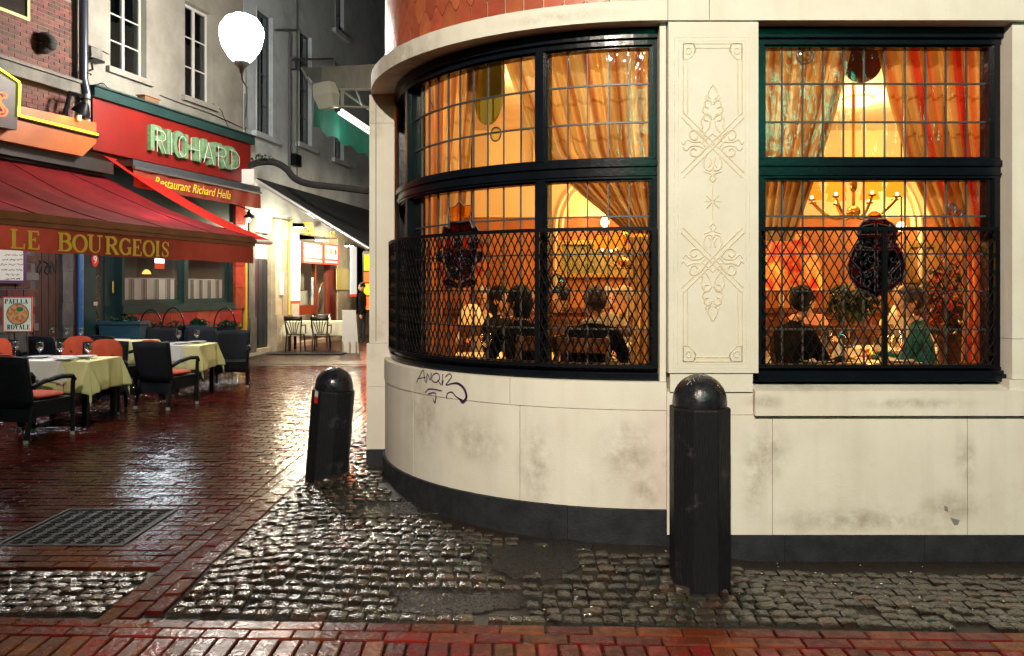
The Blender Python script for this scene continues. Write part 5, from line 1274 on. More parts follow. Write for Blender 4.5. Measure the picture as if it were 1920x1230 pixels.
# ground floor of the brick building
MB().fb(FA, -16, A_(66), -.1, 3.7, -.3, -.001).build('stone_wall', oldst, bbn)
b = MB(); r = 0; z = .9
while z < 2.6:
    a = A_(-20)+(.15 if r % 2 else 0)
    while a < A_(50): MB().fb(FA, a, a+.29, z, z+.12, .0, .018).build('facing_brick', mort if (r % 3 == 0) else obrick, bbn); a += .31
    z += .14; r += 1
MB().fb(FA, A_(66), A_(113), -.1, 3.7, -.2, -.05).build('wood_door', woodbr, bbn)
for k in range(5): MB().fb(FA, A_(66)+.02+k*.145, A_(66)+.155+k*.145, .1, 3.2, -.049, -.03).build('board', woodbr, bbn)
b = MB(); b.tube(pxl(FA, sm([(69, 486), (76, 492), (70, 505), (73, 514), (79, 500)]), -.022), .012, 4); b.tube(pxl(FA, sm([(82, 490), (90, 496), (84, 508), (90, 514), (95, 500), (86, 500)]), -.022), .012, 4); b.tube(pxl(FA, sm([(96, 515), (97, 490), (104, 512), (106, 486)]), -.022), .012, 4); b.build('graffiti', mat('black_spray', (.006, .005, .006), .6), bbn)
for j, z in enumerate((0, .5, .95, 1.35, 1.9, 2.5)): MB().fb(FA, A_(113)+.01*(j % 2), A_(134)-.012*(j % 2), z+.003, (.5, .95, 1.35, 1.9, 2.5, 3.6)[j]-.003, -.2, .05).build('quoin', oldst, bbn)
MB().fb(FA, A_(134), aE, -.1, 3.7, -.3, -.001).build('red_panel', mat('maroon_panel', (.10, .015, .012), .5, (.06, .01, .01), 4), bbn)
tag(MB().tube([FA.P(A_(145), 0, .06), FA.P(A_(145), 3.4, .06)], .055, 12).build('downpipe', mat('blue_paint', (.02, .10, .26), .4, wear=((.3, .32, .33), 5, .62, .7, .8)), None, smooth=True), 'blue painted downpipe between the wooden door and the green door', 'pipe')
# menu boards
def board(name, label, cat, F, a0, a1, z0, z1, o, fm, bm_, bw=.04, standing=False):
    t = thing(name, label, cat, tuple(F.P((a0+a1)/2, z0, o)), world=True); b = MB()
    b.fb(F, a0, a1, z0, z0+bw, o, o+.03); b.fb(F, a0, a1, z1-bw, z1, o, o+.03); b.fb(F, a0, a0+bw, z0+bw, z1-bw, o, o+.03); b.fb(F, a1-bw, a1, z0+bw, z1-bw, o, o+.03); b.build('frame', fm, t)
    MB().fb(F, a0+bw, a1-bw, z0+bw, z1-bw, o+.002, o+.018).build('sheet', bm_, t); return t
paper = mat('cream_paper', (.78, .74, .62), .6); inkb = mat('brown_ink', (.12, .07, .05), .7)
(a0, z0), (a1, z1) = FA.px(-40, 531, .15), FA.px(52, 470, .15)
mb = board('menu_board', 'framed cream menu sheet with handwritten lines on the wall under the big awning', 'menu board', FA, a0, a1, z0, z1+.25, .10, mat('purple_frame', (.06, .01, .07), .4), paper, .05)
for k, (y, x0, x1) in enumerate(((478, 8, 49), (487, 4, 44), (496, 0, 46), (506, 2, 44), (515, 10, 38), (523, 9, 40))):
    b = MB(); r = random.Random(k)
    for wd in range(3):
        xs0 = x0+(x1-x0)*wd/3+1; xs1 = x0+(x1-x0)*(wd+1)/3-1.5; q = [(xs0+(xs1-xs0)*i/9, y+r.uniform(-1.7, 1.7)) for i in range(10)]
        b.ribbon(FA, [FA.px(*p, .12) for p in sm(q, 3)], .009, .1185+.0003*wd, .001)
    b.build('handwritten_line', inkb, mb)
# paella sign, hanging turned slightly
FPs = Flat(tuple(at(7, 600, 11.6).xy), (1, .12), (.12, -1))
(a0, z0), (a1, z1) = FPs.px(7, 622), FPs.px(62, 556)
ps = board('food_sign', 'white PAELLA ROYALE food sign with red edge standing among the chairs', 'sign', FPs, a0, a1, z0, z1, 0, mat('sign_edge_red', (.7, .06, .04), .4), mat('sign_paper', (.72, .76, .62), .5), .012)
b = MB()
for k, (dx, s) in enumerate(((.08, 1), (a1-a0-.08, -1))): b.tube([FPs.P(a0+dx, z0, .01), FPs.P(a0+dx-.03*s, 0, -.05)], .012, 6); b.tube([FPs.P(a0+dx, z1, -.03), FPs.P(a0+dx-.03*s, 0, -.4)], .012, 6)
b.build('easel_leg', woodbr, ps)
SER = {}
tk, tn = .23, .085
def arc(cx_, cz2, rx, rz_, t0, t1, n=16): return [(cx_+rx*math.cos(R_(t0+(t1-t0)*i/n)), cz2+rz_*math.sin(R_(t0+(t1-t0)*i/n))) for i in range(n+1)]
def bw_(t0, t1, n=16, k=tk, m=tn): return [m+(k-m)*abs(math.cos(R_(t0+(t1-t0)*i/n))) for i in range(n+1)]
def stem(x): return [([(x, 0), (x, 1)], tk), ([(x-.2, .03), (x+.2, .03)], tn), ([(x-.2, .97), (x+.2, .97)], tn)]
SER['L'] = stem(.25)+[([(.2, .03), (.92, .03)], tn), ([(.9, .0), (.92, .28)], tn)]
SER['E'] = stem(.25)+[([(.2, .03), (.92, .03)], tn), ([(.9, 0), (.93, .26)], tn), ([(.2, .97), (.85, .97)], tn), ([(.84, 1), (.87, .76)], tn), ([(.25, .52), (.62, .52)], tn), ([(.62, .40), (.62, .64)], tn)]
SER['I'] = [([(.5, 0), (.5, 1)], tk), ([(.1, .03), (.9, .03)], tn), ([(.1, .97), (.9, .97)], tn)]
SER['B'] = stem(.24)+[([(.24, .97), (.5, .97)]+arc(.5, .755, .3, .215, 90, -90)+[(.24, .54)], [tn]*2+bw_(90, -90)[1:-1]+[tn]*2), ([(.24, .54), (.52, .54)]+arc(.52, .285, .36, .255, 90, -90)+[(.24, .03)], [tn]*2+bw_(90, -90)[1:-1]+[tn]*2)]
SER['P'] = stem(.24)+[([(.24, .97), (.5, .97)]+arc(.5, .73, .34, .24, 90, -90)+[(.24, .49)], [tn]*2+bw_(90, -90)[1:-1]+[tn]*2)]
SER['R'] = stem(.24)+[([(.24, .97), (.46, .97)]+arc(.46, .745, .3, .225, 90, -90)+[(.24, .52)], [tn]*2+bw_(90, -90)[1:-1]+[tn]*2), ([(.48, .52), (.85, .03)], tk*.9), ([(.72, .03), (1, .03)], tn)]
SER['O'] = [(arc(.5, .5, .42, .47, 0, 360, 28), bw_(0, 360, 28))]
SER['G'] = [(arc(.52, .5, .43, .47, 50, 330, 24), bw_(50, 330, 24)), ([(.86, .05), (.86, .42)], tk*.9), ([(.66, .44), (1, .44)], tn), ([(.86, .72), (.86, .97)], tn)]
SER['U'] = [([(.2, 1), (.2, .35)]+arc(.48, .3, .28, .28, 180, 360, 12)+[(.76, 1)], [tk]*2+[tk, tk*.9, tk*.8, .1, .09, .08, .07, .07, .065, .065, .065, .065]+[tn]), ([(0, .97), (.4, .97)], tn), ([(.6, .97), (.95, .97)], tn)]
SER['S'] = [([(.80, .78), (.70, .92), (.48, .97), (.26, .88), (.2, .72), (.34, .57), (.62, .45), (.80, .30), (.76, .12), (.5, .03), (.28, .08), (.16, .24)], [.06, .07, .07, .11, .15, .17, .18, .17, .13, .08, .07, .06]), ([(.83, .70), (.83, .98)], tn), ([(.14, .02), (.14, .30)], tn)]
SER['A'] = [([(.16, .03), (.48, 1)], tn), ([(.48, 1), (.84, .03)], tk), ([(.28, .36), (.68, .36)], tn), ([(0, .03), (.32, .03)], tn), ([(.64, .03), (1, .03)], tn)]
SER['Y'] = [([(.16, .97), (.5, .45)], tk), ([(.84, .97), (.5, .45)], tn), ([(.5, .48), (.5, .03)], tk), ([(.32, .03), (.68, .03)], tn), ([(0, .97), (.34, .97)], tn), ([(.68, .97), (1, .97)], tn)]
def serif(b, ch, F, a0, a1, z0, z1, o):
    h = z1-z0
    for k, (st, w) in enumerate(SER[ch]): b.ribbon(F, [(a0+(a1-a0)*x, z0+h*z) for x, z in st], [q*h for q in w] if isinstance(w, list) else w*h, o+.0004*k, .0015)
inkd = mat('dark_ink', (.02, .03, .03), .6)
wd_ = a1-a0
for txt, zz, x0 in (('PAELLA', z1-.105, .06), ('ROYALE', z0+.035, .14)):
    b = MB(); L = .80*wd_/6
    for i, ch in enumerate(txt): serif(b, ch, FPs, a0+x0*wd_+i*L, a0+x0*wd_+i*L+L*.88, zz, zz+.068, .019)
    b.build('lettering', inkd, ps)
cxp, czp = (a0+a1)/2-.0, (z0+z1)/2
MB().prism(FPs, [(cxp+.155*math.cos(t), czp+.155*math.sin(t)) for t in [k*2*math.pi/28 for k in range(28)]], .019, .021).build('printed_pan', mat('pan_print', (.10, .05, .03), .5), ps)
MB().prism(FPs, [(cxp+.145*math.cos(t), czp+.145*math.sin(t)) for t in [k*2*math.pi/28 for k in range(28)]], .0212, .0225).build('printed_food', mat('food_print', (.60, .10, .03), .5, (.65, .40, .15), 22, ramp=(.4, .6)), ps)
MB().prism(FPs, [(cxp+.03+.05*math.cos(t), czp+.07+.035*math.sin(t)) for t in [k*2*math.pi/12 for k in range(12)]], .0227, .0235).build('printed_garnish', mat('herb_print', (.03, .16, .06), .5), ps)
# ---- the big awning
ba = thing('large_awning', 'large dark red awning lettered LE BOURGEOIS over the terrace', 'awning', tuple(FW.P(-2, 2.1)), world=True)
n, k_ = 60, 14; pts = []
for i in range(n):
    a = -7.5+7.5*i/(n-1)
    for j in range(k_):
        v = j/(k_-1); zz = 2.50+(3.66-2.50)*v; o = -3.0*v; pts.append(FW.P(a-(.25*v if i == n-1 else 0), zz-.10*math.sin(v*math.pi)-(.02*math.sin(a*7)+.03*math.sin(a*2.9+v*3))*math.sin(v*math.pi), o))
b = MB(); b.quadgrid(pts, n, k_); b.build('canopy', awr, ba, smooth=True)
for i in range(5, n, 9): MB().tube([pts[i*k_+j]+Vector((0, 0, .004)) for j in range(k_)], .007, 4).build('seam', awr, ba)
pts = [FW.P(-7.5+7.5*i/(n-1), 2.34-.30*j/4+.006*math.sin(i*.7)*(j/4), .008*math.sin(i*.55)*(j/4)) for i in range(n) for j in range(5)]
b = MB(); b.quadgrid(pts, n, 5); b.build('valance', awo, ba, smooth=True)
b = MB(); 
for z0, z1, o0, o1 in ((2.34, 2.40, -.04, .03), (2.40, 2.46, -.06, .06), (2.46, 2.50, -.06, .03)): b.fb(FW, -7.5, .02, z0+.001, z1, o0, o1)
b.build('front_bar', mat('bronze_bar', (.24, .085, .025), .28, (.17, .06, .02), 3, metal=.4), ba)
b = MB()
for a in (-.1, -3.4): b.tube([FW.P(a, 2.40, -.1), FW.P(a-.9, 2.9, -1.6), FW.P(a, 3.4, -2.9)], .03, 6)
b.build('folding_arm', iron, ba)
MB().fb(FA, -16, A_(186), 3.68, 3.90, .002, .32).build('awning_cassette', mat('black_box', (.02, .015, .015), .5), ba)
for ch, x0, x1, y0, y1 in (('L', 20, 49, 430, 466), ('E', 52, 76, 433, 467.5), ('B', 109, 136, 437, 471), ('O', 137, 165, 440, 473), ('U', 165, 195, 441, 474), ('R', 197, 224, 444, 477), ('G', 225, 247, 447, 478), ('E', 249, 267, 449, 479.5), ('O', 269, 291, 451, 481), ('I', 292, 301, 452, 481), ('S', 303, 319, 453, 482)):
    aa0, aa1 = FW.a(x0, .02), FW.a(x1, .02); z1_ = FW.px((x0+x1)/2, y0, .02)[1]; z0_ = FW.px((x0+x1)/2, y1, .02)[1]; b = MB(); serif(b, ch, FW, aa0, aa1, z0_, z1_, .012); b.build('letter', yel, ba)
# strip light under the awning (lights the terrace in the photograph)
def strip_light(name, label, p0, p1, pw, col=(.85, .95, 1), n=3, es=22):
    t = thing(name, label, 'lamp', tuple((p0+p1)/2), world=True)
    MB().tube([p0, p1], .022, 8).build('tube', emis('tube_'+name, col, es), t)
    MB().tube([p0+Vector((0, 0, .05)), p1+Vector((0, 0, .05))], .028, 6).build('housing', pale, t)
    for i in range(n): lamp('lamp_light', tuple(p0.lerp(p1, (i+.5)/n)+Vector((0, 0, -.06))), pw/n, col, .12, t)
strip_light('strip_light', 'fluorescent strip light under the big awning, lighting the tables', FW.P(-5.8, 2.62, -.9), FW.P(-4.3, 2.62, -.9), 150)
strip_light('strip_light', 'second fluorescent strip light under the right end of the big awning', FW.P(-1.7, 2.62, -1.0), FW.P(-.6, 2.62, -1.0), 120)

# ================================================================ FURTHER FACADE AND BISTRO
B_ = FBF.a
fb_ = thing('far_house', 'tall blue grey rendered house with narrow dark windows above the bistro', 'building', tuple(FBF.P(4, 0)), world=True)
hs = []
def hole(x0, x1, y0, y1, r=0): a0, a1 = B_(x0), B_(x1); return (a0, a1, FBF.px((x0+x1)/2, y1)[1], FBF.px((x0+x1)/2, y0)[1])
H1, H2, H3, H4 = hole(480, 512, 22, 253), hole(560, 585, 62, 272), hole(626, 645, 120, 300), hole(628, 645, -80, 62)
DO = (B_(472), B_(509), .1, 3.0); BI = (B_(545), B_(634), .1, 3.15); BI2 = (B_(668), B_(700), .8, 3.0)
wallh(FBF, 0, 16, 3.3, 14, [H1, H2, H3, H4], -.3, 0, stucco2, 'wall', fb_)
gfm = mat('bistro_stone', (.52, .44, .32), .75, (.36, .30, .22), 3, bump=.4, bsc=20)
wallh(FBF, 0, 16, -.1, 3.3, [DO, BI, BI2], -.3, 0, gfm, 'ground_floor_wall', fb_)
for h in (H1, H2, H3, H4):
    win(FBF, *h, fb_, fm=mat('dark_frame', (.05, .055, .06), .5), cols=2, rows=4, o=-.14, fw_=.04, mull=.04); MB().fb(FBF, h[0]-.2, h[1]+.2, h[2]-.14, h[2]-.01, .001, .12).build('window_ledge', stucco2, fb_)
    MB().fb(FBF, h[0]-.001, h[0]+.03, h[2], h[3], .001, .02).build('reveal_trim', stucco2, fb_)
b = MB(); b.tube(pxl(FBF, [(543, 60), (543, 320)], .1), .035, 6); b.tube(pxl(FBF, [(557, -10), (557, 330)], .06), .02, 6); b.tube(pxl(FBF, [(516, 57), (555, 57)], .3), .03, 5); b.tube(pxl(FBF, [(545, 112), (624, 110)], .4), .03, 5); b.fb(FBF, B_(540), B_(545), FBF.px(542, 130)[1], FBF.px(542, 107)[1], .02, .2); b.build('pipes', mat('pipe_grey', (.07, .075, .085), .5), fb_, smooth=False)
MB().fb(FBF, B_(544), B_(556), FBF.px(550, 312)[1], FBF.px(550, 290)[1], .002, .15).build('vent_box', iron, fb_)
# stone jamb posts and black door
for x0, x1 in ((460, 471), (510, 522), (524, 540)):
    for z0, z1 in ((-.05, .9), (.9, 2.1), (2.1, 3.4)): MB().fb(FBF, B_(x0), B_(x1), z0+.004, z1-.004, .002, .10+(.04 if z0 < 0 else 0)).build('jamb_stone', gfm if x0 > 500 else oldst, fb_)
do = MB().fb(FBF, DO[0], DO[1], DO[2], DO[3], -.2, -.12).build('door', mat('blue_black_door', (.012, .016, .026), .35, (.07, .08, .10), 5, ramp=(.62, .8), stretch=(3, 3, .7)), fb_)
for k in range(4): w0 = DO[0]+(DO[1]-DO[0])*k/4; MB().fb(FBF, w0+.02, w0+(DO[1]-DO[0])/4-.02, 2.35, 2.95, -.119, -.10).build('door_pane', mat('frosted_pane', (.35, .35, .4), .4), do); MB().fb(FBF, w0+.015, w0+(DO[1]-DO[0])/4-.015, .15, 2.3, -.119, -.10).build('door_board', do.data.materials[0], do)
MB().fb(FBF, B_(475), B_(486), FBF.px(480, 478)[1], FBF.px(480, 460)[1], -.099, -.09).build('poster', mat('red_poster', (.5, .04, .04), .5, (.6, .5, .5), 14, ramp=(.45, .55)), do)
MB().fb(FBF, B_(477), B_(483), FBF.px(480, 502)[1], FBF.px(480, 485)[1], -.099, -.09).build('poster', signred, do)
MB().fb(FBF, B_(516)+.02, B_(522), FBF.px(518, 553)[1], FBF.px(518, 511)[1], .105, .15).build('menu_case', mat('pale_blue_sheet', (.6, .65, .7), .4), fb_)
# wall lantern by the door
a_, z_ = FBF.px(467, 410, .4); wl_ = thing('wall_lantern', 'small wall lantern with a lit bulb beside the black door', 'lamp', tuple(FBF.P(a_, z_, .4)), world=True)
p = FBF.P(a_, z_, .4); MB().lathe([(.13, .02), (.11, .06), (.03, .14), (.02, .22)], 10, c=tuple(p)).build('hood', iron, wl_); MB().ellip(p+Vector((0, 0, -.03)), .045, 8, 6).build('bulb', emis('lantern_bulb', (1, .9, .7), 12), wl_); MB().tube([p+Vector((0, 0, .2)), FBF.P(a_, z_+.35, .02)], .015, 5).build('arm', iron, wl_)
# bistro front: lit interior, window, door, signs
bi = thing('bistro', 'brightly lit bistro front with brown frames, menu light boxes and white banners', 'restaurant', tuple(FBF.P((BI[0]+BI[1])/2, 0)), world=True)
cw_m = mat('white_interior', (.75, .72, .62), .7); brn = mat('brown_varnished_wood', (.22, .055, .02), .35, (.15, .035, .015), 5)
MB().fb(FBF, BI[0], BI[1], .1, 3.15, -1.6, -1.5).build('back_wall', cw_m, bi)
MB().fb(FBF, BI[0]-.02, BI[0], .1, 3.15, -1.5, -.3).build('side_wall', cw_m, bi); MB().fb(FBF, BI[1], BI[1]+.02, .1, 3.15, -1.5, -.3).build('side_wall', cw_m, bi); MB().fb(FBF, BI[0], BI[1], .08, .1, -1.5, -.3).build('floor', woodp, bi)
xs = [B_(565), B_(597), B_(621), B_(634)]
b = MB(); b.fb(FBF, xs[0], xs[2], 2.42, 2.5, -.2, -.08); b.fb(FBF, xs[0], xs[1], .86, 1.12, -.2, -.06)
for e in (xs[0]+.03, xs[1], xs[2]-.04): b.fb(FBF, e-.03, e+.04, .1 if e != xs[0]+.03 else 1.12, 2.42, -.2, -.08)
b.build('frame', brn, bi)
MB().fb(FBF, xs[2], xs[3], .1, 2.6, -.2, -.05).build('side_panel', mat('oxblood_panel', (.13, .015, .012), .35), bi)
MB().fb(FBF, B_(545), xs[0], .1, 3.15, -.2, -.06).build('pale_panel', cw_m, bi)
MB().fb(FBF, xs[0]+.07, xs[1]-.03, 1.12, 2.42, -.15, -.145).build('window_pane', panecl, bi); MB().fb(FBF, xs[1]+.04, xs[2]-.07, .5, 2.42, -.15, -.145).build('door_pane', panecl, bi)
MB().fb(FBF, xs[0]+.2, xs[1]-.25, 1.55, 2.42, -.35, -.33).build('blind', mat('grey_blind', (.22, .22, .16), .8), bi)
b = MB(); pts = [FBF.P(xs[0]+.1+(xs[1]-xs[0]-.15)*i/40, 1.13+.4*j, -.30+.02*math.sin(i*1.4)) for i in range(41) for j in range(2)]; b.quadgrid(pts, 41, 2); b.build('net_curtain', mat('net', (.6, .62, .55), .9), bi, smooth=True)
b = MB(); b.tube([FBF.P(xs[1]+.1+.55*(1-math.cos(u))*.9, .75+1.5*math.sin(u*.9)*.7, -.10) for u in [k/10*1.5 for k in range(11)]], .03, 6); b.build('curved_handle', brn, bi, smooth=True)
MB().fb(FBF, B_(592), B_(597)-.05, FBF.px(594, 575)[1], FBF.px(594, 520)[1], -.14, -.13).build('sticker_strip', mat('blue_sticker', (.1, .3, .55), .5, (.7, .7, .7), 6), bi)
lb_ = emis('menu_lightbox', (1, .93, .80), 1.6); rs = mat('red_print', (.6, .04, .02), .5, emit=(1, .08, .02), es=.7)
for x0, x1, y0, y1 in ((569, 604, 456, 492), (608, 633, 459, 494)):
    (a0, z1), (a1, z0) = FBF.px(x0, y0, .15), FBF.px(x1, y1, .15); s = MB().fb(FBF, a0, a1, z0, z1, .05, .15).build('menu_lightbox', lb_, bi)
    b = MB(); b.fb(FBF, a0-.03, a1+.03, z0-.05, z0, .04, .17); b.fb(FBF, a0-.03, a1+.03, z1, z1+.03, .04, .17); b.fb(FBF, a0-.03, a0, z0, z1, .04, .17); b.fb(FBF, a1, a1+.03, z0, z1, .04, .17); b.build('lightbox_frame', rs, s)
    MB().fb(FBF, a0, a1, z0+.06, z0+.11, .151, .155).build('print_band', rs, s)
    for k in range(3): MB().prism(FBF, [(a0+(a1-a0)*(k+.5)/3+.10*math.cos(t), (z0+z1)/2+.08+.09*math.sin(t)) for t in [q*.7 for q in range(9)]], .151, .156).build('printed_dish', mat('dish_print%d%d' % (x0, k), (.35+.15*k, .16, .08), .5), s)
for (x0, x1, y0, y1) in ((547, 563, 450, 569), (658, 669, 462, 556)):
    (a0, z1), (a1, z0) = FBF.px(x0, y0, .3), FBF.px(x1, y1, .3); s = MB().fb(FBF, a0, a1, z0+.08, z1, .27, .3).build('white_banner', mat('banner%d' % x0, (.8, .8, .8), .6, emit=(1, .98, .92), es=.55), bi)  # banners are no lamps; their emission paints in the strong light on them
    MB().fb(FBF, a0, a1, z0, z0+.079, .27, .3).build('banner_foot', rs, s)
(a0, z1), (a1, z0) = FBF.px(633, 503, .06), FBF.px(656, 543, .06); MB().fb(FBF, a0, a1, z0, z1, .01, .04).build('yellow_notice', mat('yellow_notice', (.62, .50, .20), .7), bi)
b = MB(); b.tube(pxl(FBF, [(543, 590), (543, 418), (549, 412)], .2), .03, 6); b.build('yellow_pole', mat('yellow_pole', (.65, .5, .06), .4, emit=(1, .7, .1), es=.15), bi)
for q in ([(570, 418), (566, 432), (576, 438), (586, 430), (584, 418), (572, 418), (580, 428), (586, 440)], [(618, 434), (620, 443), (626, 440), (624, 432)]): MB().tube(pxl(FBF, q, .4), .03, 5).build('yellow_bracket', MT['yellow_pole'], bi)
for x, y, lab, pw in ((560, 428, 'spotlight under the dark awning above the white banner', 330), (600, 452, 'spotlight above the menu light boxes', 200), (655, 462, 'spotlight above the second banner', 240)):
    p = FBF.P(*FBF.px(x, y, .9), .9); t = thing('spotlight', lab, 'lamp', tuple(p), world=True, group='spotlights under the dark awning')
    MB().box(-.13, .13, -.07, .07, .02, .12, M=Matrix.Translation(p)).build('head', iron, t); MB().box(-.11, .11, -.05, .05, .0, .018, M=Matrix.Translation(p)).build('lit_face', emis('spot_face%d' % x, (1, .93, .78), 60), t)
    lamp('lamp_light', tuple(p+Vector((0, 0, -.06))), pw, (1, .84, .56), .08, t)
# dark awning over the bistro
N3 = FBF.N; da = thing('dark_awning', 'black awning with pale side arm sloping over the bistro terrace', 'awning', tuple(FBF.P(3, 2.5, 2.5)), world=True)
Pw, Pf = at(479, 338, 18.75), at(692, 467, 18.4)
blkc = mat('black_awning_cloth', (.010, .010, .013), .9)
pts = [Pw.lerp(Pf, v)+Vector((.159*u, .987*u, 0))*9.5+Vector((0, 0, -.08*math.sin(v*math.pi)+.05)) for u in [i/9 for i in range(10)] for v in [j/7 for j in range(8)]]
b = MB(); b.quadgrid(pts, 10, 8); o_ = b.build('canopy', blkc, da, smooth=True); sd = o_.modifiers.new('s', 'SOLIDIFY'); sd.thickness = .02
MB().tube([Pw, Pf], .045, 8).build('side_arm', mat('pale_arm', (.5, .48, .45), .3, metal=.3), da, smooth=True)
MB().box(-.16, .16, -.12, .12, -.18, .18, M=Matrix.Translation(at(467, 333, 18.7))).build('white_box', whitep, da)
MB().tube([Pf, Pf+Vector((.159, .987, 0))*9.5], .06, 8).build('front_bar', iron, da)
# dark arched canopy remains above
b = MB(); b.tube([at(x, y, 18.9) for x, y in sm([(458, 318), (480, 306), (512, 304), (536, 316), (552, 334), (580, 345), (640, 352), (700, 360)])], .08, 8)
tag(b.build('rolled_canopy', mat('dark_canvas', (.016, .014, .014), .9, (.006, .006, .007), 6, bump=.5, bsc=10), None, smooth=True), 'dark rolled canvas sagging above the black awning', 'canopy')
b = MB(); foliage(b, tuple(at(490, 296, 18.8)), (.35, .08, .08), 60, .05, 12); tag(b.build('creeper', lf1, tint=True), 'sparse dry creeper above the rolled canvas', 'plant')
# far red neon sign on the restaurant side of the alley
ns = thing('neon_sign', 'red and orange lit sign far down the alley beside the pier', 'sign', (-4.3, 24.5, .9), world=True)
Fn = Flat((-4.60, 24.5), (1, 0), (0, -1)); MB().fb(Fn, 0, 1.7, .85, 2.75, -.1, 0).build('sign_box', iron, ns)
for k, (z0, z1, m) in enumerate(((.95, 1.35, emis('neon_red', (1, .05, .01), 7)), (1.4, 1.75, emis('neon_orange', (1, .22, .01), 5)), (1.8, 2.1, MT['neon_red']), (2.15, 2.65, MT['neon_orange']))): MB().fb(Fn, .05, 1.65, z0, z1, .001, .02).build('lit_strip', m, ns)
wbox('end_house', -8, 4, 34, 35, -.1, 14, stucco2, None, label='dark house closing the far end of the alley', category='building') if False else tag(MB().box(-8, 4, 36, 37, -.1, 13).build('end_house', stucco2), 'dark house closing the far end of the alley', 'building')

# ================================================================ LAMPS
lampm = emis('street_lamp_glow', (1, .94, .84), 250)
sl = thing('street_lamp', 'glowing egg shaped street lamp on a wall bracket above the red sign', 'street lamp', tuple(at(453, 118, 14)), world=True)
c = at(453, 72, 14)
MB().lathe([(.13, -.42), (.22, -.33), (.33, -.14), (.375, .06), (.36, .20), (.27, .34), (.13, .41), (.0, .42)], 28, c=tuple(c)).build('globe', lampm, sl, smooth=True)
MB().lathe([(.03, -.62), (.05, -.53), (.13, -.46), (.14, -.405)], 16, c=tuple(c)).build('collar', mat('lamp_metal', (.10, .10, .10), .4), sl, smooth=True)
w_ = at(461, 215, 18.9); b = MB(); b.tube([c+Vector((0, 0, -.6)), c+Vector((0, .05, -.72)), c+Vector((.02, .25, -.80)), w_], .016, 6); b.tube([w_+Vector((0, 0, -.3)), w_+Vector((0, 0, .5))], .035, 6); b.build('bracket', MT['lamp_metal'], sl, smooth=True)
# the floodlight behind the photographer that lights the corner building
s2 = thing('floodlight_post', 'floodlight on a post behind the viewpoint, turned to the corner restaurant', 'street lamp', (-.9, -3.4, 0), world=True)
MB().tube([(-.9, -3.4, 0), (-.9, -3.4, 6.15)], .06, 10, r1=.04).build('post', iron, s2, smooth=True)
fd = (Vector((1.75, 4.74, 1.5))-Vector((-.9, -3.2, 6.25))).normalized(); fq = fd.to_track_quat('-Z', 'Y').to_matrix().to_4x4(); fM = Matrix.Translation((-.9, -3.2, 6.25)) @ fq
MB().box(-.25, .25, -.18, .18, .0, .14, M=fM).build('head', iron, s2)
MB().box(-.22, .22, -.15, .15, -.012, -.002, M=fM).build('lit_face', emis('flood_face', (1, .92, .75), 5), s2)
def spot(p, tgt, e, ang, bl, col=(1, .90, .72), r=.08):
    d = (Vector(tgt)-Vector(p)).normalized(); ld = bpy.data.lights.new('flood', 'SPOT'); ld.energy = e; ld.color = col; ld.spot_size = R_(ang); ld.spot_blend = bl; ld.shadow_soft_size = r
    lo = bpy.data.objects.new('flood_light', ld); COL.objects.link(lo); lo.matrix_world = Matrix.Translation(Vector(p)+d*.05) @ d.to_track_quat('-Z', 'Y').to_matrix().to_4x4()
spot((-.9, -3.2, 6.25), (1.9, 4.74, 1.75), 5000, 72, .9, (1, .86, .71))
P2 = (-1.3, -3.3, 5.95); d2 = (Vector((-5.9, 11.5, 1.9))-Vector(P2)).normalized(); m2 = Matrix.Translation(P2) @ d2.to_track_quat('-Z', 'Y').to_matrix().to_4x4()
MB().box(-.14, .14, -.1, .1, 0, .12, M=m2).build('head', iron, s2); MB().box(-.12, .12, -.08, .08, -.012, -.002, M=m2).build('lit_face', MT['flood_face'], s2); MB().tube([(-.9, -3.4, 5.8), (-1.3, -3.36, 5.9)], .02, 6).build('arm', iron, s2)
spot(P2, (-5.9, 11.5, 1.3), 1900, 24, .6, (1, .93, .75), .06)
gs = thing('green_neon_sign', 'green neon sign on a pole behind the viewpoint', 'sign', (3.2, -2.6, 0), world=True)
Fg = Flat((.1, -2.6), (1, .0), (0, 1)); MB().fb(Fg, 0, 4.5, 3.5, 5.3, -.1, 0).build('sign_box', iron, gs); b = MB()
for k in range(9): b.tube([Fg.P(.15+.48*k, 3.7, .05), Fg.P(.3+.48*k, 5.1, .05), Fg.P(.45+.48*k, 3.75, .05)], .05, 6)
b.build('neon_tube', emis('green_neon', (.02, 1, .6), 17), gs); MB().tube([(3.1, -2.75, 0), (3.1, -2.75, 3.5)], .06, 8).build('post', iron, gs)
# ---- lamp unit and green valance on the alley side of the corner building
gw = thing('side_awning', 'green valance awning with white end box and twin tubes beside the pier', 'awning', (-1.9, 10, 3.4), world=True)
teal_c = mat('green_awning_cloth', (.005, .13, .09), .8, (.004, .09, .07), 5, transl=.4)
pts = []
for i in range(24):
    u = i/23; top = at(590, 185, 9).lerp(at(702, 255, 11.4), u); bot = at(588, 238, 9).lerp(at(702, 300, 11.4), u)
    for j in range(5): p = top.lerp(bot, j/4); p.x += .03*math.sin(i*1.1)*(j/4); p.z += .02*math.sin(i*2.2)*(j == 4); pts.append(p)
b = MB(); b.quadgrid(pts, 24, 5); b.build('valance', teal_c, gw, smooth=True)
bx = MB().lathe([(.02, -.16), (.12, -.15), (.16, 0), (.13, .13), (.02, .15)], 4, M=Matrix.Translation(at(612, 178, 8.9)) @ Matrix.Rotation(R_(35), 4, 'Z') @ Matrix.Rotation(R_(-12), 4, 'Y')); bx.build('end_box', mat('white_enamel', (.75, .74, .66), .3), gw)
b = MB(); q0, q1 = at(638, 190, 9), at(700, 200, 9.6)
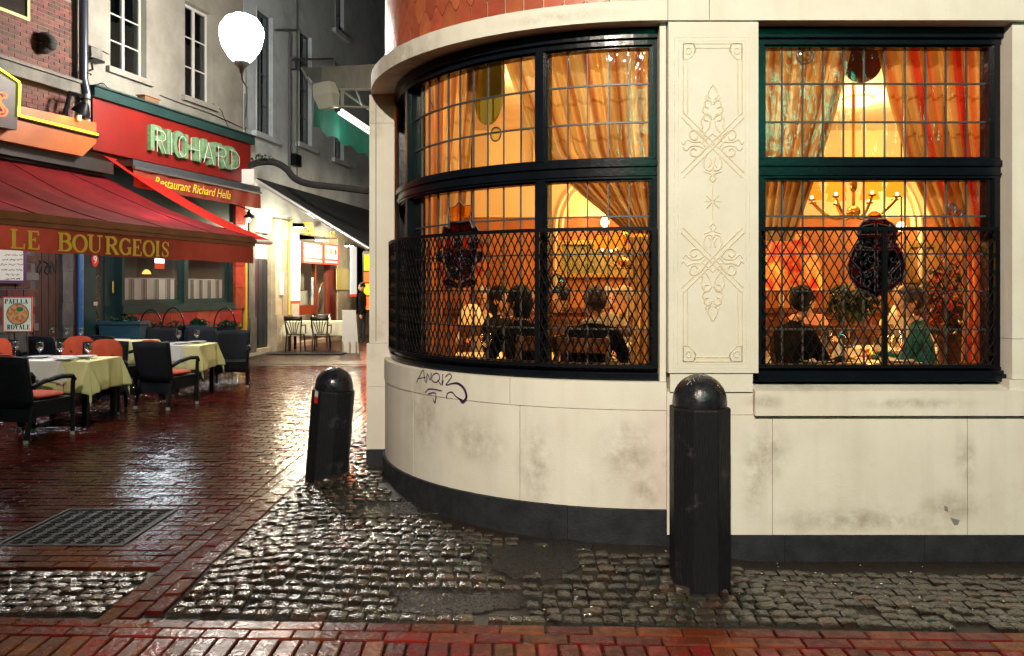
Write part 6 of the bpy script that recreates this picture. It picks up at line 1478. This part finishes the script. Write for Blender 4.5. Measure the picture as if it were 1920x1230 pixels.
for a, c in ((at(636, 168, 8.9), at(696, 168, 9.2)), (at(636, 200, 8.9), at(696, 202, 9.2)), (at(642, 170, 8.9), at(642, 200, 8.9)), (at(645, 172, 8.9), at(696, 208, 10)), (at(668, 168, 9), at(680, 200, 9.4))): b.tube([a, c], .014, 5)
b.build('bracket_frame', pale, gw)
tb = emis('tube_white', (1, .98, .8), 2.2)
for d in (0, 5): MB().tube([at(636+d, 212-d, 9.0), at(698+d, 253-d, 10.6)], .018, 8).build('fluorescent_tube', tb, gw)
lamp('lamp_light', at(668, 250, 9.8), 10, (.7, 1, .8), .15, gw)
b = MB(); b.poly([at(565, 127, 8.9), at(600, 170, 8.9), at(720, 165, 11.5), at(720, 120, 11.5), at(600, 126, 9.0)], [(0, 1, 2, 3, 4)]); o_ = b.build('roof_sheet', mat('grey_sheet', (.16, .17, .18), .5, (.08, .09, .10), 4), gw); sd = o_.modifiers.new('s', 'SOLIDIFY'); sd.thickness = .02
b = MB(); b.tube([at(565, 127, 8.9), at(590, 172, 8.9)], .012, 5); b.build('stay', pale, gw)

# ================================================================ TERRACE FURNITURE
wick = mat('dark_wicker', (.008, .009, .014), .5, (.004, .005, .008), 90, bump=.9, bsc=150, spec=.2); cush = mat('orange_red_cushion', (.56, .075, .022), .85, (.48, .055, .018), 12)
def make_chair(label, cushions=True):
    t = thing('wicker_armchair', label, 'chair', (0, 0, 0), 0, 'dark wicker armchairs on the terrace')
    b = MB(); b.box(-.27, .27, -.25, .29, .36, .42); b.box(-.27, .27, -.25, -.21, .20, .36); b.box(-.27, .27, .26, .30, .28, .36); b.box(-.275, -.245, -.22, .27, .26, .36); b.box(.245, .275, -.22, .27, .26, .36); b.build('seat', wick, t)
    b = MB(); pts = []
    for i in range(9):
        u = i/8*2-1
        for j in range(7): v = j/6; pts.append(Vector((u*(.265+.015*v), -.235-.10*v+.03*(1-u*u)*-1, .36+.54*v-.012*(u*u)*(v == 1))))
    b.quadgrid(pts, 9, 7); o = b.build('backrest', wick, t, smooth=True); s = o.modifiers.new('s', 'SOLIDIFY'); s.thickness = .035; s.offset = 0
    for sx in (1, -1):
        MB().tube([(sx*.265, .27, .0), (sx*.265, .27, .40), (sx*.27, .27, .60)], .024, 8).build('leg', wick, t); MB().tube([(sx*.25, -.32, 0), (sx*.25, -.24, .38)], .024, 8).build('leg', wick, t)
        MB().tube([(sx*.275, .285, .595), (sx*.28, .25, .645), (sx*.285, .10, .655), (sx*.28, -.12, .625), (sx*.27, -.27, .575)], .027, 8).build('arm', wick, t, smooth=True)
        for y in (.27, -.32): MB().tube([(sx*(.265 if y > 0 else .25), y, 0), (sx*(.265 if y > 0 else .25), y, .035)], .0255, 8).build('foot', pale, t)
    if cushions:
        q, fs = ellip_data((0, 0, 0), (1, 1, 1), 24, 10)
        def sq(p, e): return math.copysign(abs(p)**e, p)
        MB().poly([Vector((sq(p.x, .5)*.235, .03+sq(p.y, .5)*.235, .455+p.z*.035)) for p in q], fs).build('seat_cushion', cush, t, smooth=True)
        b = MB(); b.poly([Vector((sq(p.x, .6)*.225*(1-.08*p.z), -.255+p.y*.035-.10*(p.z*.5+.5), .70+sq(p.z, .7)*.225)) for p in q], fs); bc = b.build('back_cushion', cush, t, smooth=True)
        b = MB()
        for sx in (.09, -.09): b.ellip((sx, -.262, .72), (.014, .012, .014), 8, 5)
        b.build('cushion_button', mat('cushion_button', (.2, .02, .01), .8), bc)
    return t
ch = [make_chair('x'), make_chair('y', False)]
SP = [(0, -5.16, 8.57, -15, 'dark wicker armchair with orange seat cushion at the near left, seen from behind'),
      (0, -5.33, 10.3, 195, 'wicker armchair with red buttoned cushion at the right of the near table'),
      (0, -6.05, 11.0, 198, 'wicker armchair with orange cushion behind the glasses of the near table'),
      (0, -6.98, 10.6, 198, 'wicker armchair with orange cushion cut by the left edge'),
      (0, -4.70, 10.87, -14, 'dark wicker armchair between the two tables, seen from behind with orange seat'),
      (1, -4.62, 13.1, 195, 'empty dark wicker armchair at the right end of the second table'),
      (1, -7.45, 11.9, -25, 'dark wicker armchair back below the food sign, furthest left'),
      (1, -6.8, 12.0, -22, 'dark wicker armchair back behind the near table, left of the blue pipe'),
      (1, -6.05, 12.2, -20, 'dark wicker armchair back behind the near table, in line with the blue pipe'),
      (1, -6.35, 14.1, 180, 'dark wicker armchair below the left cafe window'),
      (1, -5.62, 14.0, 176, 'dark wicker armchair behind the second table, under the two glasses')]
used = [False, False]
for k, x, y, rz, lab in SP:
    if not used[k]: used[k] = True; ch[k].location = (x, y, 0); ch[k].rotation_euler = (0, 0, R_(rz)); ch[k]['label'] = lab
    else: copyt(ch[k], (x, y, 0), R_(rz), lab)
yc = mat('pale_yellow_tablecloth', (.80, .75, .38), .8, (.76, .70, .33), 3); wc_ = mat('white_tablecloth', (.76, .72, .68), .8)
def ttable(x0, x1, y0, y1, label, seed, yl, wl2):
    t = thing('terrace_table', label, 'table', ((x0+x1)/2, (y0+y1)/2, 0), world=True, group='tables on the terrace')
    MB().box(x0, x1, y0, y1, .715, .742).build('table_top', woodbr, t)
    for x in (x0+.05, x1-.05):
        for y in (y0+.05, y1-.05): MB().box(x-.03, x+.03, y-.03, y+.03, 0, .715).build('leg', iron, t)
    tag(cloth(x0, x1, y0, y1, .752, .36, yc, seed, res=60), yl, 'tablecloth')
    tag(cloth(x0-.012, x0+(x1-x0)*.62, y0-.012, y1+.012, .761, .24, wc_, seed+1, res=60), wl2, 'tablecloth')
ttable(-5.75, -4.90, 9.2, 9.95, 'near terrace table with yellow and white cloths', 3, 'pale yellow tablecloth hanging in points from the near terrace table', 'white cloth laid over the left part of the near terrace table')
ttable(-5.27, -4.64, 11.8, 12.5, 'second terrace table with pale cloths in front of the cafe windows', 7, 'pale yellow tablecloth on the second terrace table', 'white cloth over the left part of the second terrace table')
ttable(-7.2, -5.9, 12.6, 13.3, 'back terrace table behind the row of dark chair backs', 11, 'pale tablecloth on the back terrace table', 'white cloth over the left part of the back terrace table')
for px_, Y, z, lab in ((29, 9.6, .764, 'wine glass at the left end of the near table'), (75, 9.5, .764, 'wine glass over the left plate of the near table'), (113, 9.45, .764, 'wine glass in the middle of the near table'), (166, 9.4, .756, 'wine glass at the right end of the near table'),
                       (59, 12.9, .765, 'wine glass on the back table just right of the food sign'), (97, 12.9, .765, 'wine glass on the back table in front of the wooden door'), (124, 12.9, .765, 'wine glass on the back table in front of the stone column'), (152, 12.9, .765, 'wine glass on the back table in front of the blue pipe'),
                       (256, 13.5, .75, 'wine glass below the left cafe window'), (293, 13.5, .75, 'wine glass below the gap of the cafe windows'), (335, 12.1, .765, 'left wine glass of the second table'), (369, 12.2, .765, 'right wine glass of the second table')):
    if Y == 13.5: continue
    goblet((px_-HX)/FPX*Y, Y, z, lab, 1.05)
for px_, Y, z, lab in ((75, 9.6, .764, 'white plate at the left of the near table'), (124, 9.32, .764, 'white plate at the front of the near table'), (160, 9.65, .764, 'white plate at the right of the near table'), (340, 12.05, .765, 'white plate on the second table'), (370, 12.3, .765, 'white plate at the back of the second table')):
    plate((px_-HX)/FPX*Y, Y, z, lab)
# planters
plb = mat('blue_planter', (.015, .06, .09), .5); leafm = mat('green_leaves', (.015, .075, .03), .45, vary=.5)
def planter(px0, px1, Y, z1, h, label, fol=1, handle=False, m=plb):
    x0, x1 = (px0-HX)/FPX*Y, (px1-HX)/FPX*Y; cx_ = (x0+x1)/2; w = (x1-x0)/2
    t = thing('planter', label, 'planter', (cx_, Y, 0), world=True, group='planters below the cafe windows')
    q = [(cx_+sx*w*k, Y+sy*.17*k, z) for z, k in ((0, .82), (z1, 1)) for sx, sy in ((-1, -1), (1, -1), (1, 1), (-1, 1))]
    MB().poly(q, [(0, 3, 2, 1), (4, 5, 6, 7), (0, 1, 5, 4), (1, 2, 6, 5), (2, 3, 7, 6), (3, 0, 4, 7)]).build('box', m, t)
    MB().box(x0-.025, x1+.025, Y-.195, Y+.195, z1+.001, z1+.05).build('rim', m, t)
    b = MB(); foliage(b, (cx_+.05, Y, z1+.08), (w*.8, .14, .10), int(260*w/.35*fol), .04, int(px0)); b.build('leaves', leafm, t, tint=True)
    if handle: MB().tube([(cx_+.22*math.cos(R_(a)), Y, z1+.42*math.sin(R_(a))) for a in range(0, 181, 15)], .012, 6).build('handle', iron, t, smooth=True)
planter(194, 270, 14.6, .95, .4, 'blue planter box with small leaves below the left cafe window')
planter(258, 308, 15.2, .78, .3, 'dark basket planter with tall arched handle, leftmost', .5, True, wick)
planter(305, 345, 15.8, .80, .3, 'dark basket planter with arched handle in front of the orange tiles', .5, True, wick)
planter(345, 392, 16.0, .82, .3, 'planter overflowing with green leaves below the right cafe window', 1.6, False, plb)
planter(398, 446, 15.6, .80, .3, 'dark basket planter with arched handle, rightmost by the red pillar', 1.2, True, wick)
# bistro table and chairs
t = thing('bistro_table', 'long bistro table at the end of the alley in front of the lit shopfront', 'table', (-5.0, 20.7, 0), world=True)
MB().box(-5.8, -4.25, 20.35, 21.0, .72, .745).build('table_top', woodbr, t)
for x in (-5.7, -4.35):
    for y in (20.42, 20.93): MB().box(x-.03, x+.03, y-.03, y+.03, 0, .72).build('leg', iron, t)
tag(cloth(-5.8, -4.25, 20.35, 21.0, .756, .38, mat('bistro_cloth', (.78, .74, .55), .8), 21, res=44), 'cream tablecloth on the bistro table at the end of the alley', 'tablecloth')
napkin(-5.15, 20.6, .757, 'white cone napkin on the bistro table', nap); napkin(-4.75, 20.7, .757, 'second white napkin on the bistro table', nap)
bw2 = mat('black_brown_bentwood', (.015, .008, .006), .3)
def bchair(x, y, rz, label):
    t = thing('bistro_chair', label, 'chair', (x, y, .02), rz, 'dark bentwood chairs at the bistro table')
    MB().lathe([(.0, .43), (.21, .43), (.22, .45), (.0, .455)], 18).build('seat', bw2, t)
    for sx in (1, -1):
        MB().tube([(sx*.20, .18, 0), (sx*.17, .15, .43)], .02, 7).build('leg', bw2, t); MB().tube([(sx*.19, -.24, 0), (sx*.17, -.17, .45), (sx*.21, -.24, .86)], .02, 7).build('leg', bw2, t)
        MB().tube([(sx*.20, -.20, .66), (sx*.25, 0, .67), (sx*.22, .12, .45)], .016, 6).build('arm', bw2, t, smooth=True)
    b = MB(); pts = [Vector((.22*u, -.24-.03*(1-u*u), z)) for u in [i/6*2-1 for i in range(7)] for z in (.78, .89)]; b.quadgrid(pts, 7, 2); o = b.build('top_rail', bw2, t, smooth=True); s = o.modifiers.new('s', 'SOLIDIFY'); s.thickness = .02
    b = MB()
    for k in range(5): u = (k-2)/2; b.tube([(u*.06, -.18, .46), (u*.11, -.23, .64), (u*.17, -.255, .80)], .012, 5)
    b.build('back_slats', bw2, t); return t
bchair(-5.42, 19.95, 0, 'left dark bentwood chair at the bistro table'); bchair(-4.78, 19.95, R_(4), 'right dark bentwood chair at the bistro table')
bchair(-5.1, 21.3, R_(178), 'dark bentwood chair behind the bistro table')
t = thing('leaning_board', 'white panel board leaning beside the bistro table', 'board', (-4.05, 19.9, 0), world=True)
b = MB(); q = [(-4.22, 19.75, 0), (-3.80, 19.75, 0), (-3.92, 19.98, 1.06), (-4.26, 19.98, 1.06)]; b.poly(q+[(x, y+.03, z) for x, y, z in q], [(0, 1, 2, 3), (7, 6, 5, 4)]+[(i, 4+i, 4+(i+1) % 4, (i+1) % 4) for i in range(4)]); b.build('panel', mat('white_board', (.62, .60, .55), .6), t)
b = MB()
for x in (-4.20, -4.02, -3.86): b.box(x-.015, x+.015, 19.70, 19.74, 0, .28)
b.build('slat', mat('pine', (.5, .35, .15), .6), t)
tag(MB().box(-6.2, -4.1, 19.3, 19.75, .0, .02).build('doormat', mat('black_mat', (.02, .02, .022), .9)), 'long dark mat in front of the bistro chairs', 'mat')
wbox('pavement_kerb', -8, -5.9, 17.6, 19.2, -.02, .06, oldst, kind='structure')
# standing passer-by half hidden by the pier
J = {}; E = []
J['pel'] = ((0, 0, .95), (.15, .11)); J['sp'] = ((0, 0, 1.15), (.135, .10)); J['ch'] = ((0, 0, 1.35), (.16, .11)); J['nk0'] = ((0, 0, 1.46), (.07, .065)); J['nk'] = ((0, .01, 1.54), .052); E += [('pel', 'sp'), ('sp', 'ch'), ('ch', 'nk0'), ('nk0', 'nk')]
for s, k in ((1, 'r'), (-1, 'l')):
    J['sh'+k] = ((.17*s, 0, 1.42), .07); J['el'+k] = ((.23*s, -.02, 1.13), .05); J['wr'+k] = ((.22*s, .08, .88), .03); J['pm'+k] = ((.22*s, .10, .82), (.018, .035)); E += [('ch', 'sh'+k), ('sh'+k, 'el'+k), ('el'+k, 'wr'+k), ('wr'+k, 'pm'+k)]
    for f in range(4):
        y = .10+(f-1.5)*.02; J[f'f{f}{k}'] = ((.22*s, y, .79), .0095); J[f'g{f}{k}'] = ((.215*s, y+.005, .755), .009); J[f'h{f}{k}'] = ((.205*s, y+.01, .725+.006*abs(f-1)), .008); E += [('pm'+k, f'f{f}{k}'), (f'f{f}{k}', f'g{f}{k}'), (f'g{f}{k}', f'h{f}{k}')]
    J['ta'+k] = ((.205*s, .14, .82), .012); J['tb'+k] = ((.20*s, .155, .785), .0095); E += [('wr'+k, 'ta'+k), ('ta'+k, 'tb'+k)]
    J['hp'+k] = ((.09*s, 0, .90), .095); J['kn'+k] = ((.10*s, .02*s, .50), .06); J['cf'+k] = ((.10*s, .0, .34), .056); J['an'+k] = ((.10*s, -.02, .09), .04); J['to'+k] = ((.11*s, .12, .045), (.042, .03)); E += [('pel', 'hp'+k), ('hp'+k, 'kn'+k), ('kn'+k, 'cf'+k), ('cf'+k, 'an'+k), ('an'+k, 'to'+k)]
Mh = Matrix.Translation((0, .01, 1.63)); head = [(c_, r_, Mh) for c_, r_, _ in [((0, -.005, .035), (.073, .092, .098), 0), ((0, .025, -.03), (.055, .065, .07), 0), ((0, .092, .0), (.013, .022, .024), 0), ((.074, -.01, .005), (.012, .022, .032), 0), ((-.074, -.01, .005), (.012, .022, .032), 0)]]
me = body_mesh('standing_body', J, E, head, 0)
for m in (blk, skin, dgr, shoe): me.materials.append(m)
me.polygons.foreach_set('material_index', [1 if (p.center.z > 1.53 or (p.center.z < .845 and abs(p.center.x) > .185)) else (2 if p.center.z < .88 and abs(p.center.x) < .19 and p.center.z > .09 else (3 if p.center.z <= .09 else 0)) for p in me.polygons])
t = thing('person', 'person in a dark coat standing far down the alley beside the pier', 'person', (-4.33, 23.0, 0), R_(120)); link('body', me, t)
q, fs = ellip_data((0, -.014, .048), (.083, .103, .103), 22, 14); fs = [f for f in fs if sum(q[i].z for i in f)/len(f) > (.085 if sum(q[i].y for i in f)/len(f) > .055 else .0)]
MB().poly([Mh @ p for p in q], fs).build('hair', hairc['dark'], t, smooth=True)
for s in (1, -1): MB().ellip((.028*s, .083, .022), (.0105, .006, .007), 8, 6, Mh).build('eye', eyew, t)
